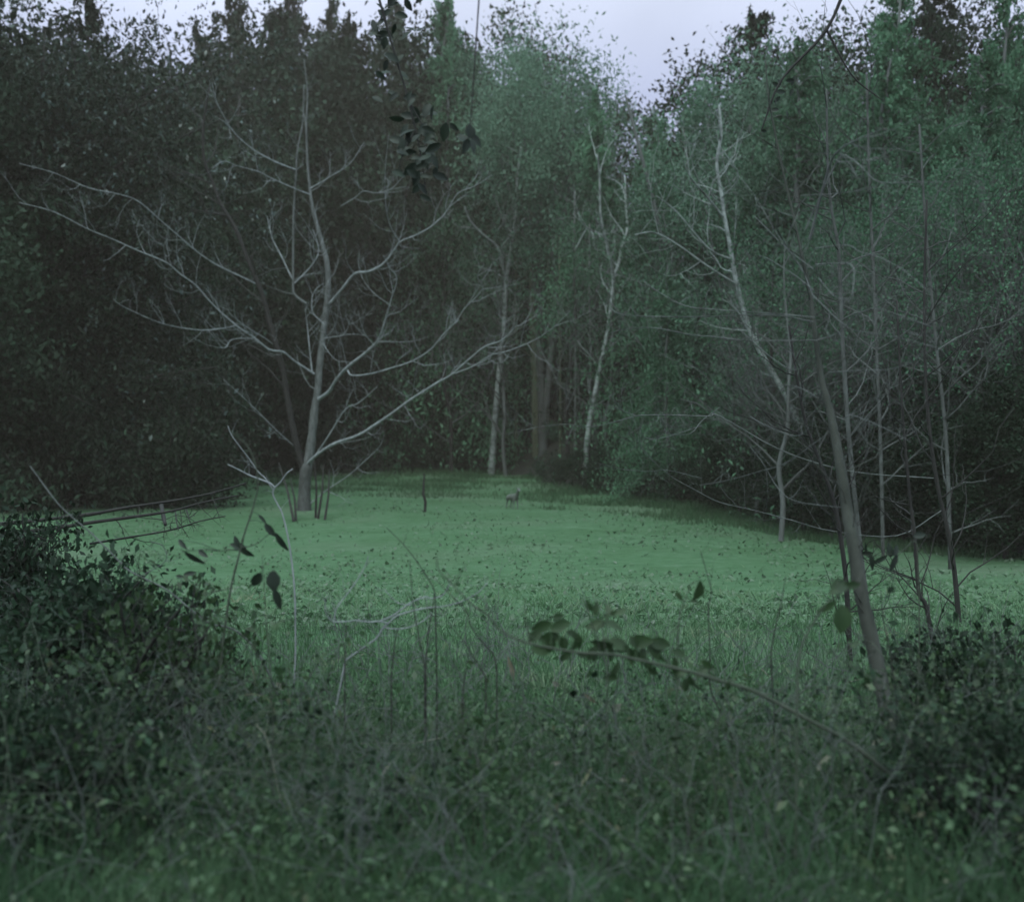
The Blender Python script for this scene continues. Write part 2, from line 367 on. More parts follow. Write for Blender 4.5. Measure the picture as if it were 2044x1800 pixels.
def crowns(fn, name, cmat, tmat, seeds, **kw):
    r = []
    for s in seeds:
        a, b = fn(s, **kw); r.append((a.mesh(name, M[cmat]), b.mesh('trunk', M[tmat], True)))
    return r
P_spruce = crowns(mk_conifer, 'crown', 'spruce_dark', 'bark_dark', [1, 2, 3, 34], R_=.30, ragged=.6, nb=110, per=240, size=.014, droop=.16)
P_green = crowns(mk_conifer, 'crown', 'green_conifer', 'bark_grey', [4, 5, 6], R_=.25, droop=.2, low=.12, size=.012, ragged=.5)
P_high = crowns(mk_conifer, 'crown', 'green_conifer', 'bark_mid', [24, 25], R_=.22, droop=.16, low=.42, size=.012, ragged=.5, nb=130)
P_whigh = crowns(mk_broad, 'crown', 'green_pale', 'bark_mid', [27, 28], R_=.30, low=.42, upright=1.5, sig=.036, asp=.35, size=.012, n_cl=110, per=240)
P_willow = crowns(mk_broad, 'crown', 'green_pale', 'bark_grey', [7, 8, 9], R_=.28, upright=1.5, sig=.034, asp=.35, size=.013, n_cl=85, per=230)
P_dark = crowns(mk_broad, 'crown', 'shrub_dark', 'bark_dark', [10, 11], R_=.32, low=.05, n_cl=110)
P_bush = crowns(mk_broad, 'leaves', 'bush_green', 'bark_dark', [12], R_=.62, low=.03, sig=.07, size=.022, n_cl=120, nstem=4)
P_brush = crowns(mk_broad, 'leaves', 'shrub_dark', 'bark_dark', [13, 14], R_=.8, low=.02, sig=.1, size=.035, n_cl=60, per=130, nstem=4)

# tree-top line of the wood, image column -> image row
TX = [-700, 0, 120, 300, 345, 385, 420, 500, 600, 690, 730, 780, 850, 930, 1000, 1060, 1130, 1185, 1240, 1300, 1350, 1400, 1470, 1550, 1640, 1750, 1900, 2044, 2700]
TY = [-40, -40, -30, 10, 90, 90, 20, -30, -20, 30, 60, -10, 20, 0, 10, -20, 30, 190, 272, 235, 258, 120, 40, 40, 30, -20, -30, -50, -60]
wood = []     # (kind index, X, Y, height, px)
def plan_wood():
    R = random.Random(5)
    for px in range(880, 1320, 55):
        Y = np.interp(px, EX, EY) + 20; X = (px - 1022) / F * Y; wood.append(('dark', X, Y, R.uniform(8, 10.5), px, 2))
    for row, dy, step in ((0, 1.5, 2.6), (1, 6.5, 3.2), (2, 13, 4.0), (3, 21, 5.0)):
        px = -160
        while px < 2210:
            Y = np.interp(px, EX, EY) + dy + R.uniform(-1.2, 1.2)
            X = (px - 1022) / F * Y; z0 = float(H(X, Y))
            ty = np.interp(px, TX, TY) + (R.uniform(0, 26) if row > 0 else R.uniform(20, 330))
            top = CAM_Z + (850 - ty) / F * Y; h = top - z0
            if 480 < px < 840: k = R.choice(['spruce', 'dark', 'dark'])
            elif px <= 480: k = R.choice(['dark', 'dark', 'spruce'])
            elif row >= 2 and px > 840: k = R.choice(['spruce', 'dark', 'green'])
            elif px < 1640: k = R.choice(['green', 'green', 'willow']) if not (1005 < px < 1040) else 'spruce'
            else: k = R.choice(['dark', 'dark', 'green', 'spruce'])
            if k in ('dark', 'willow'): h *= .94
            if 900 < px < 1290:                  # open below: bare trunks show against the dark
                if row == 0: px += 60; continue
                Y += 3; X = (px - 1022) / F * Y; z0 = float(H(X, Y)); h = CAM_Z + (850 - ty) / F * Y - z0
                k = R.choice(['high', 'whigh']) if row == 1 else 'spruce' if row == 2 else R.choice(['green', 'dark'])
                if k == 'whigh': h *= .9
                if row == 3: h *= .95
                if row == 2: h *= .66
            wood.append((k, X, Y, h, px, row))
            px += step * F / Y * R.uniform(.85, 1.2)
plan_wood()
KN = {'whigh': (P_whigh, 'willow_tree', 'tall pale feathery broadleaf'), 'high': (P_high, 'conifer_tree', 'tall high crowned green conifer'), 'spruce': (P_spruce, 'spruce_tree', 'dark spruce'), 'green': (P_green, 'conifer_tree', 'feathery green conifer'),
      'willow': (P_willow, 'willow_tree', 'pale drooping willow'), 'dark': (P_dark, 'leafy_tree', 'dark bushy evergreen')}
ROWN = ['at the meadow edge', 'in the second row', 'deeper in the wood', 'at the back of the wood']
ORD = ['first', 'second', 'third', 'fourth', 'fifth', 'sixth', 'seventh', 'eighth', 'ninth', 'tenth', 'eleventh', 'twelfth', 'thirteenth', 'fourteenth', 'fifteenth', 'sixteenth', 'seventeenth', 'eighteenth', 'nineteenth', 'twentieth']
cnt = {}
for k, X, Y, h, px, row in sorted(wood, key=lambda q: q[4]):
    lib, nm, desc = KN[k]; i = cnt.get((k, row), 0); cnt[(k, row)] = i + 1
    root = thing(nm, f'{desc} {ROWN[row]}, {ORD[i]} there from the left', 'tree', (X, Y, float(H(X, Y))), 'trees of the wood round the meadow', rnd.random() * 6.28)
    cr, tr = lib[rnd.randrange(len(lib))]; wd = min(1.0, 1.15 * (14 / max(h, 6)) ** .35) * rnd.uniform(.9, 1.2)
    root.scale = (h * wd, h * wd, h)
    link('trunk', tr, root); link('crown', cr, root)

exec_after = []
# ------------------------------------------------------------------ traced trees
def Lp(u, v): return 175.7 + u * .4585, 239.5 + v * .4585
def Rp(u, v): return 1011.3 + u * .4583, 239.5 + v * .4583
def A1(u, v): return 175.7 + u * .2218, 984.7 + v * .2218
def A2(u, v): return 574.9 + u * .2218, 984.7 + v * .2218
def A3(u, v): return 1000.7 + u * .2218, 984.7 + v * .2218
def A4(u, v): return 1437.2 + u * .2239, 984.7 + v * .2239
def A8(u, v): return 1437.2 + u * .2239, 1224.2 + v * .2239
def ID(u, v): return u, v
def traced(conv, pts, Y, w0, w1, dY=0.0):
    """pts are image points, w0/w1 widths in image units; dY bends the branch towards (-) or away from (+) the camera"""
    P, R = [], []
    for i, (u, v) in enumerate(pts):
        t = i / max(1, len(pts) - 1); y = Y + dY * t; px, py = conv(u, v)
        wd = np.interp(t, np.linspace(0, 1, len(w0)), w0) if isinstance(w0, (list, tuple)) else w0 + (w1 - w0) * t
        P.append(at(px, py, y)); R.append(wd / 2 / F * y)
    return smooth_line(P, R, 4)
def part(name, root, P, R, mat, n=7, knob=.04, twig=None, leaf=None, tmat=None):
    mb = MB(); o0 = np.array(root.location); P = P - o0; tube(mb, P, R, n, knob)
    if twig:
        k, L, r, dep, up = twig
        for j in range(k):
            t = .15 + .85 * (j + rng.random()) / k; i = min(int(t * (len(P) - 1)), len(P) - 2); d = norm(P[i + 1] - P[i])
            s = norm(np.cross(d, rng.standard_normal(3)))
            grow(mb, P[i], norm(d * .6 + s), L * (.5 + .8 * rng.random()), min(r, R[i] * .7), dep, up, .4, 5, 3)
    return link(name, mb.mesh(name, mat, True), root)

rng = np.random.default_rng(21)
YL = 35.0
b0 = at(*Lp(930, 1690), YL); b0[2] = H(b0[0], b0[1])
T1 = thing('bare_tree', 'large bare tree with pale spreading branches forking low over the left side of the meadow', 'tree', tuple(b0))
P, R = traced(Lp, [(940, 1720), (942, 1650), (945, 1560), (955, 1500)], YL, [33, 26, 24, 23], 23); part('trunk', T1, P, R, M['bark_mid'], 10)
P, R = traced(Lp, [(955, 1520), (972, 1400), (988, 1250), (1000, 1180), (1010, 1050), (1032, 870), (1045, 720), (1040, 620), (1025, 560), (1000, 470), (975, 370), (965, 290), (955, 180), (950, 20), (955, -120), (940, -260)], YL, [19, 14, 12, 8, 5, 2], 3, 1)
s = part('trunk', T1, P, R, M['bark_grey'], 9, .05, (10, 1.6, .03, 2, .3)); s['label'] = 'grey mottled main stem rising to the top'
P, R = traced(Lp, [(935, 1510), (905, 1400), (875, 1250), (850, 1100), (825, 1000), (790, 880), (765, 780), (735, 700), (700, 620), (640, 470), (580, 370), (545, 280), (510, 190), (500, 100), (505, 0), (530, -150)], YL, 13, 4, -2)
s = part('trunk', T1, P, R, M['bark_dark'], 8, .05, (12, 2.0, .03, 2, .3)); s['label'] = 'dark slanting second stem leaning left'
P, R = traced(Lp, [(950, 800), (900, 760), (893, 700), (895, 400), (905, 250), (910, 140), (935, 10), (940, -150)], YL, 6, 3)
part('branch', T1, P, R, M['bark_grey'], 6, .04, (8, 1.2, .02, 1, .3))
LB = [
 ([(945, 1505), (1000, 1455), (1070, 1410), (1180, 1370), (1290, 1300), (1400, 1220), (1510, 1150), (1580, 1110), (1660, 1040), (1730, 985), (1800, 960), (1860, 900), (1870, 870)], 17, 4, -6),
 ([(1580, 1110), (1680, 1070), (1750, 1025), (1830, 1005), (1939, 960), (2030, 900), (2100, 830)], 7, 2.5, -6),
 ([(1005, 1215), (1050, 1180), (1080, 1130), (1130, 1075), (1200, 1020), (1250, 975), (1275, 930), (1300, 850), (1320, 780), (1345, 690), (1310, 640), (1285, 590)], 19, 4, -4),
 ([(1130, 1090), (1150, 1112), (1230, 1105), (1320, 1080), (1410, 1050), (1490, 1000), (1545, 935), (1600, 880), (1640, 820), (1690, 770), (1720, 725), (1695, 680), (1725, 630)], 9, 3, -5),
 ([(1050, 800), (1110, 730), (1160, 670), (1220, 660), (1280, 630), (1330, 570), (1360, 530), (1430, 500), (1500, 460), (1560, 400), (1610, 320), (1680, 290), (1760, 240)], 15, 3, -3),
 ([(1360, 535), (1320, 470), (1300, 400), (1293, 300), (1295, 200), (1310, 60)], 8, 3, -3),
 ([(900, 710), (960, 650), (1000, 590), (1000, 540), (980, 480)], 9, 5, 0),
 ([(893, 700), (840, 590), (800, 510), (780, 420)], 9, 3, 1),
 ([(735, 715), (640, 670), (550, 625), (470, 570), (400, 510), (330, 450), (220, 355), (120, 320), (0, 295), (-150, 230), (-300, 190)], 9, 3.5, -5),
 ([(985, 1105), (900, 1050), (850, 1010), (790, 1000), (720, 945), (640, 890), (540, 800), (470, 720), (400, 670), (340, 620), (220, 570), (110, 520), (0, 475), (-150, 400), (-300, 360)], 12, 4, -5),
 ([(830, 995), (770, 950), (650, 870), (635, 790)], 8, 4, -3),
 ([(640, 895), (600, 905), (500, 915), (380, 900), (280, 870), (150, 810), (110, 780)], 7, 3, -4),
 ([(340, 620), (330, 550), (350, 510), (345, 460)], 6, 3, -4),
 ([(720, 950), (630, 955), (600, 990), (570, 990)], 5, 4, -3),
 ([(975, 1095), (965, 1000), (955, 900), (945, 820)], 9, 3, 0),
 ([(1030, 890), (980, 840), (975, 780), (990, 740), (1025, 710)], 6, 3, 0),
 ([(905, 218), (820, 185), (720, 130), (640, 60), (600, 0), (560, -80), (540, -160)], 9, 4, -3),
 ([(965, 325), (890, 295), (800, 255), (740, 225), (650, 200), (590, 180), (540, 210)], 7, 3, -3),
 ([(965, 300), (1050, 250), (1140, 190), (1200, 100)], 7, 3, 0),
 ([(1100, 375), (1160, 340), (1200, 310), (1250, 318), (1320, 300), (1380, 240), (1450, 190)], 5, 2.5, -2),
 ([(1025, 970), (1040, 1000), (1080, 1045), (1140, 1055)], 4, 2.5, -1),
 ([(1030, 950), (1060, 945), (1110, 935), (1135, 890), (1120, 850)], 5, 3, -1),
 ([(970, 1490), (1050, 1370), (1120, 1260), (1180, 1230), (1260, 1160)], 9, 4, -2),
 ([(955, 1680), (1040, 1610), (1130, 1550), (1210, 1480), (1270, 1420), (1290, 1370)], 6, 3, -2),
 ([(910, 1430), (820, 1350), (700, 1230), (590, 1130)], 5, 3, -2),
 ([(1265, 965), (1400, 965), (1480, 945)], 4, 2, -2),
 ([(1320, 810), (1240, 750), (1190, 680), (1175, 600)], 4, 2, 0),
 ([(1240, 975), (1200, 920), (1175, 830)], 5, 2.5, -1),
 ([(1400, 1225), (1415, 1180), (1425, 1110)], 5, 2.5, -5),
]
for pts, w0, w1, dY in LB:
    w0 *= .37; w1 *= .32
    P, R = traced(Lp, pts, YL, w0 * 1.05, w1, dY)
    part('branch', T1, P, R, M['bark_pale'], 6, .10, (len(pts) + 2, 1.2, .012, 2, .35))
# thin dark shoots at the foot of the big bare tree
for i, (u0, u1, vt) in enumerate([(985, 990, 1480), (1025, 1000, 1500), (1050, 1030, 1520), (880, 905, 1560), (830, 895, 1490)]):
    p0 = at(*Lp(u1, 1670), 33 - i * .3); p0[2] = H(p0[0], p0[1]); q = at(*Lp(u0, vt), 33)
    t = thing('thin_shoot', 'thin dark shoot at the foot of the big bare tree, ' + ['closest on its right', 'second on its right', 'furthest on its right', 'closest on its left', 'furthest on its left'][i], 'sapling', tuple(p0), 'thin shoots at the foot of the bare tree')
    mb = MB(); tube(mb, np.array([[0, 0, 0], (q - p0) * .5 + [.05, 0, 0], q - p0]), [.045, .035, .015], 5); link('stem', mb.mesh('stem', M['bark_dark']), t)

# the birches and pole trunks beyond the meadow
def stem_tree(name, label, cat, conv, main, Y, w0, w1, mat, branches, group=None, tw=None, leaf=None, dY=0):
    px, py = conv(*main[0]); b = at(px, py, Y); b[2] = H(b[0], b[1]); root = thing(name, label, cat, tuple(b), group)
    P, R = traced(conv, main, Y, w0, w1, dY); P = np.vstack([[b[0], b[1], b[2] - .1], P[1:]]); part('trunk', root, P, R, mat, 9, .05, tw)
    for pts, a, c in branches:
        Pb, Rb = traced(conv, pts, Y, a, c, -2); part('branch', root, Pb, Rb, mat, 6, .04, (6, 1.8, .03, 2, .3))
    return root
stem_tree('birch_tree', 'tall pale birch with upright forked top at the centre of the far meadow edge', 'tree', Lp,
  [(1755, 1545), (1765, 1400), (1772, 1300), (1785, 1150), (1800, 1000), (1813, 850), (1820, 700), (1832, 620), (1850, 500), (1862, 400), (1870, 250), (1885, 120)], 62, 14, 4, M['birch'],
  [([(1825, 700), (1800, 620), (1780, 550), (1720, 500), (1665, 440), (1640, 380)], 7, 3), ([(1835, 600), (1800, 560), (1860, 480), (1900, 430)], 5, 3), ([(1800, 980), (1850, 900), (1860, 830)], 4, 2)], tw=(14, 2.2, .04, 2, .3))
stem_tree('birch_tree', 'slender birch leaning right with a forked feathery crown right of the meadow centre', 'tree', Rp,
  [(340, 1560), (350, 1400), (365, 1290), (385, 1190), (410, 1060), (440, 920), (458, 790), (467, 690), (490, 620), (503, 540), (525, 480), (520, 380), (515, 250)], 47, 11, 4, M['birch'],
  [([(467, 700), (455, 620), (438, 540), (410, 420), (405, 250), (395, 150)], 7, 3), ([(465, 780), (520, 710), (580, 620), (640, 540), (700, 500)], 5, 2), ([(415, 500), (350, 470), (290, 410)], 4, 2)], tw=(14, 2.0, .03, 2, .3))
stem_tree('birch_tree', 'straight pale birch trunk slanting down behind the right thicket', 'tree', Rp,
  [(1430, 1800), (1370, 1590), (1320, 1480), (1290, 1370), (1230, 1230), (1170, 1120), (1100, 1000), (1060, 920), (1025, 800), (995, 680), (975, 560), (950, 430), (935, 320), (915, 190), (935, 60), (925, -60)], 29, 14, 5, M['birch'],
  [([(945, 425), (860, 320), (800, 250), (770, 180)], 5, 2), ([(1000, 715), (880, 640), (740, 540), (640, 490), (560, 500)], 4, 2), ([(935, 340), (1010, 250), (940, 130)], 4, 2), ([(985, 610), (880, 560), (740, 400), (650, 330)], 4, 2)], tw=(16, 1.6, .022, 2, .3))
stem_tree('old_trunk', 'thick mossy greenish trunk standing in the dark gap right of the centre birch', 'tree', Rp,
  [(128, 1560), (126, 1150), (116, 950), (112, 740), (110, 500), (100, 200)], 63, 18, 11, M['bark_moss'], [], tw=(8, 3, .06, 2, .3))
for i, (u, v0, v1, wd, Y) in enumerate([(232, 1540, 760, 5, 58), (297, 1545, 560, 5, 55), (40, 1545, 500, 6, 66), (362, 1545, 700, 5, 54), (180, 1540, 600, 4, 64), (255, 1545, 620, 7, 67)]):
    stem_tree('pole_tree', f'thin straight pole tree in the dark gap, {["pale green and slimmest", "tallest and pale", "dark, left of the mossy trunk", "dark, right behind the leaning birch", "thin, right beside the mossy trunk", "thick, furthest back"][i]}', 'tree', Rp,
      [(u, v0), (u + 2, (v0 + v1) / 2), (u - 2, v1), (u, v1 - 250)], Y, wd, 3, M['bark_moss' if i % 2 == 0 else 'bark_grey'], [], 'pole trunks in the dark gap', (9, 1.6, .025, 2, .1))

# evergreen bush right of the middle and a smaller neighbour
def placed(lib, name, label, cat, px, py, Y, wpx, hpx, group=None, i=0, pn='leaves', rz=0):
    b = at(px, py, Y); b[2] = H(b[0], b[1]); h = hpx / F * Y; wv = wpx / F * Y
    o = thing(name, label, cat, tuple(b), group, rz); cr, tr = lib[i]; o.scale = (wv / 1.25, wv / 1.25, h)
    link('stem', tr, o); link(pn, cr, o); return o
placed(P_bush, 'evergreen_bush', 'rounded mid green evergreen bush bulging out of the dark wood right of the leaning birch', 'bush', 1400, 985, 41, 260, 330)
placed(P_bush, 'evergreen_bush', 'looser green bush behind the slanting birch, right of the rounded bush', 'bush', 1560, 1000, 37, 240, 300, rz=2)

placed(P_bush, 'lit_gap_bush', 'small bright green bush added for the lit clearing left of the tall pale birch', 'bush', 935, 905, 70, 95, 52, 'bushes added for the lit clearing')  # two bushes added in place of sunlit grass beyond the trees
placed(P_bush, 'lit_gap_bush', 'smaller pale green bush added for the lit clearing right of the tall pale birch', 'bush', 1103, 920, 62, 48, 44, 'bushes added for the lit clearing', rz=1)
# low dark brush along the foot of the wood
edge_spots = [(-60, 1.0), (60, 1.1), (150, 1.0), (580, 1.0), (640, 1.2), (720, 1.0), (800, 1.3), (870, 1.3), (935, 1.1), (1100, 1.0), (1160, .9), (1215, 1.0), (1290, 1.2), (1360, 1.1), (1430, 1.0), (1510, 1.2), (1600, 1.3), (1690, 1.0), (1790, 1.3), (1890, 1.2), (1990, 1.1), (2090, 1.2)]
for i, (px, s) in enumerate(edge_spots):
    Y = np.interp(px, EX, EY) + .3; X = (px - 1022) / F * Y
    o = thing('brush', f'low dark shrub along the meadow edge, {ORD[i] if i < 20 else ["second last", "last"][i - 20]} from the left', 'shrub', (X, Y, float(H(X, Y)) - .1), 'low shrubs along the meadow edge', i * 1.3)
    cr, tr = P_brush[i % 2]; k = 1.5 * s; o.scale = (k, k, k * (1.1 + .5 * (i % 3) / 2)); link('stem', tr, o); link('leaves', cr, o)

# ------------------------------------------------------------------ right hand near tree and thicket
rng = np.random.default_rng(31)
YR = 4.75
b = at(1800, 1600, YR); b[2] = H(b[0], b[1])
T2 = thing('leaning_tree', 'slender dark tree leaning left in the right foreground, its bare branches crossing the view', 'tree', tuple(b))
P, R = traced(ID, [(1805, 1640), (1798, 1560), (1770, 1420), (1745, 1300), (1718, 1180), (1703, 1080), (1694, 1037), (1683, 964), (1671, 895), (1657, 822), (1640, 757), (1628, 675), (1616, 579), (1598, 496), (1584, 432), (1560, 330), (1535, 200), (1528, 120)], YR, [33, 30, 29, 27, 24, 19, 13, 10, 7, 5, 4, 2], 2, 1.5)
part('trunk', T2, P, R, M['bark_shade'], 10, .04, (24, .5, .004, 2, .25))
RB = [
 ([(1250, 420), (1180, 400), (1100, 380), (1080, 330)], 4, 2, ), ([(1335, 650), (1220, 560), (1130, 470), (1080, 420)], 5, 2),
 ([(1335, 740), (1260, 680), (1150, 610), (1100, 590)], 5, 2), ([(1340, 780), (1280, 640), (1180, 500), (1080, 330), (1000, 230)], 5, 2),
 ([(1345, 860), (1180, 845), (1040, 835), (900, 825), (780, 810), (680, 760), (600, 705)], 6, 2.5),
 ([(1350, 960), (1050, 960), (920, 945), (800, 935), (640, 905), (500, 915), (440, 935)], 5, 2.5),
 ([(1340, 880), (1150, 850), (800, 858), (520, 850), (450, 820)], 6, 3),
 ([(1375, 1180), (1290, 1370), (1140, 1335), (1060, 1290)], 4, 3),
 ([(1350, 1030), (1260, 1090), (1160, 1040), (1080, 970), (1000, 900)], 5, 2),
 ([(1400, 1240), (1260, 1160), (1130, 1165), (1060, 1190)], 4, 2),
 ([(1420, 1350), (1220, 1490), (1100, 1530), (960, 1570), (840, 1590)], 4, 2),
 ([(1480, 1690), (1260, 1660), (1180, 1600), (1120, 1500), (1060, 1420)], 4, 2),
 ([(1360, 690), (1430, 770), (1500, 780)], 5, 3), ([(1345, 630), (1440, 625), (1510, 640), (1505, 770)], 5, 3),
 ([(1350, 960), (1440, 930), (1500, 880), (1590, 820), (1740, 860), (1850, 900)], 5, 2.5),
 ([(1340, 560), (1480, 545), (1540, 575), (1640, 605), (1750, 670), (1850, 760)], 5, 2.5),
 ([(1430, 1390), (1480, 1290), (1560, 1305), (1640, 1340), (1760, 1400)], 5, 2.5), ([(1430, 1500), (1480, 1460), (1560, 1320), (1620, 1260)], 4, 2),
 ([(1320, 520), (1400, 220), (1440, 140), (1520, 90), (1640, 40)], 11, 5),
 ([(1300, 480), (1440, 180), (1500, 170), (1550, 210), (1620, 270), (1760, 272), (1950, 270)], 6, 3),
 ([(1280, 330), (1450, 320), (1600, 290), (1750, 240)], 4, 2), ([(1400, 1100), (1560, 1090), (1700, 1080), (1850, 1000)], 5, 2),
 ([(1180, 480), (1250, 600), (1320, 690)], 5, 3), ([(1330, 760), (1480, 900), (1600, 930), (1760, 960), (1900, 1000)], 5, 2)]
for q in RB:
    P, R = traced(Rp, q[0], YR + .8, q[1] * .46, q[2] * .46, -.7 if q[0][-1][0] > 1400 else 1.0)
    part('branch', T2, P, R, M['bark_grey'], 5, .05, (9, .3, .003, 1, .15))
# the arching bare branch that reaches across to the middle of the picture
b = at(1920, 1140, 9.0); b[2] = H(b[0], b[1])
T3 = thing('arching_sapling', 'bare sapling beside the leaning tree, its thin pale branches arching far left', 'sapling', tuple(b))
P, R = traced(ID, [(1925, 1400), (1915, 1250), (1900, 1100), (1870, 960), (1850, 800), (1845, 600), (1850, 400)], 9, 12, 4); P[0][2] = b[2]; part('trunk', T3, P, R, M['bark_dark'], 7, .04, (14, .8, .009, 2, .2))
for pts, a, c in [([(1895, 1560 + 140), (1700, 1845 - 35), (1420, 1790), (1250, 1745), (1080, 1700), (930, 1665), (820, 1610), (700, 1540), (590, 1430), (530, 1330)], 5.5, 2.5),
                  ([(1860, 1560), (1500, 1530), (1200, 1440), (930, 1290), (880, 1290), (720, 1285), (620, 1285), (560, 1290), (450, 1320), (350, 1337), (270, 1325), (190, 1330), (130, 1338), (0, 1368)], 7, 2.2),
                  ([(930, 1250), (850, 1310), (800, 1365), (705, 1365), (680, 1320), (665, 1300)], 4, 2.5), ([(560, 1287), (500, 1265), (480, 1240), (460, 1200)], 4, 2), ([(850, 1330), (700, 1380), (620, 1387), (590, 1370), (585, 1340)], 4, 2),
                  ([(850, 1560), (700, 1525), (620, 1530), (500, 1520), (380, 1490)], 3, 1.6), ([(130, 1338), (70, 1300), (45, 1270)], 2.5, 1.5)]:
    P, R = traced(Rp, pts, 9, a * .38, c * .36, -.8); part('branch', T3, P, R, M['bark_grey'], 5, .10, (12, .35, .004, 1, .2))
# second stem behind and two thin ones
for nm, lab, pts, Y, a, c, mt in [
   ('dark_sapling', 'thin dark upright stem immediately left of the leaning tree', [(1708, 1500), (1700, 1400), (1694, 1250), (1688, 1150), (1676, 1060), (1664, 1000), (1640, 930), (1610, 850), (1590, 750), (1575, 650)], 7, 13, 4, 'bark_dark'),
   ('dark_sapling', 'thin crooked dark stem near the right side, bending right towards its foot', [(1898, 1600), (1885, 1490), (1872, 1350), (1850, 1215), (1834, 1180), (1826, 1070), (1815, 980), (1800, 800), (1790, 600)], 7.5, 12, 4, 'bark_dark'),
   ('grey_sapling', 'grey straight sapling in the thicket right of the leaning tree', [(1740, 1300), (1700, 930), (1688, 780), (1680, 640), (1674, 500), (1660, 420), (1652, 320), (1650, 180)], 15, 10, 4, 'bark_mid'),
   ('grey_sapling', 'tall grey sapling deeper in the thicket, nearer the right side', [(1765, 1200), (1758, 900), (1750, 700), (1742, 500), (1735, 350), (1730, 150)], 22, 8, 4, 'bark_mid'),
   ('grey_sapling', 'faint grey sapling furthest right in the thicket', [(1900, 1250), (1890, 900), (1870, 700), (1850, 480), (1835, 250)], 20, 9, 4, 'bark_mid')]:
    stem_tree(nm, lab, 'sapling', ID, pts, Y, a, c, M[mt], [], 'stems of the right hand thicket', (22, .09 * Y, .001 * Y, 2, .15))
# thicket of bare bushes behind
B_bare = []
for s_ in (41, 42, 43, 44):
    tr, tw, lf = mk_bare(s_, 5, 3, .5, .010, .15, 1.0, 4000, .008, 19)
    B_bare.append((tr.mesh('trunk', M['bark_dark' if s_ % 2 else 'bark_grey'], True), tw.mesh('branches', M['bark_grey' if s_ % 2 else 'bark_mid'], True), lf.mesh('leaves', M['bush_green'])))
spots = [(1480, 33, 7.5), (1560, 26, 8), (1610, 31, 9), (1660, 27, 8.5), (1720, 26, 8.5), (1770, 29, 10), (1800, 26, 8.5), (1850, 27, 9), (1905, 25, 9), (1950, 27, 10), (1990, 24, 9), (2040, 23, 9.5), (2090, 24, 10),
         (1210, 48, 11), (1130, 52, 13), (1300, 43, 12), (1380, 40, 13), (1010, 60, 14), (900, 63, 15), (960, 66, 16)]
rng = np.random.default_rng(51)
for i, (px, Y, h) in enumerate(spots):
    X = (px - 1022) / F * Y; tr, tw, lf = B_bare[i % 4]
    k0 = 0; place_ = 'thicket on the right' if i < 13 else 'wood edge behind the birches'
    k = i if i < 13 else i - 13
    o = thing('twiggy_tree', f'fine twigged young tree in the {place_}, {ORD[k]} {"from the left" if i < 13 else "of seven"}', 'tree', (X, Y, float(H(X, Y))), 'twiggy bare young trees', i * 2.1)
    o.scale = (h * .95, h * .95, h); link('trunk', tr, o); link('branches', tw, o)
    link('leaves', lf, o)

rng = np.random.default_rng(55)
for i in range(12):
    px = 1500 + i * 52 + rng.uniform(-15, 15); Y = float(np.interp(px, EX, EY)) - 1.5 - 2.5 * rng.random(); X = (px - 1022) / F * Y; h = rng.uniform(6.5, 9.5); tr, tw, lf = B_bare[(i + 1) % 4]
    o = thing('bare_sapling', f'leafless thin sapling in front of the right hand thicket, {ORD[i]} from the left', 'sapling', (X, Y, float(H(X, Y))), 'leafless saplings before the right hand thicket', i * 1.7)
    o.scale = (h * .9, h * .9, h); link('trunk', tr, o); link('branches', tw, o)
D_sp = [(1450, 34, 3.2), (1530, 31.5, 3.8), (1605, 29, 3.4), (1680, 27, 4.0), (1745, 26, 3.2), (1810, 25.5, 4.4), (1880, 24, 3.6), (1950, 23.5, 4.6), (2010, 22, 3.8), (2085, 22, 4.8)]
for i, (px, Y, h) in enumerate(D_sp):
    X = (px - 1022) / F * Y; cr, tr = P_dark[i % 2]
    o = thing('thicket_bush', f'dark dense bush at the foot of the right hand thicket, {ORD[i]} from the left', 'bush', (X, Y, float(H(X, Y)) - .1), 'dark bushes of the right hand thicket', i * 1.9)
    o.scale = (h * 1.3, h * 1.3, h); link('stem', tr, o); link('leaves', cr, o)

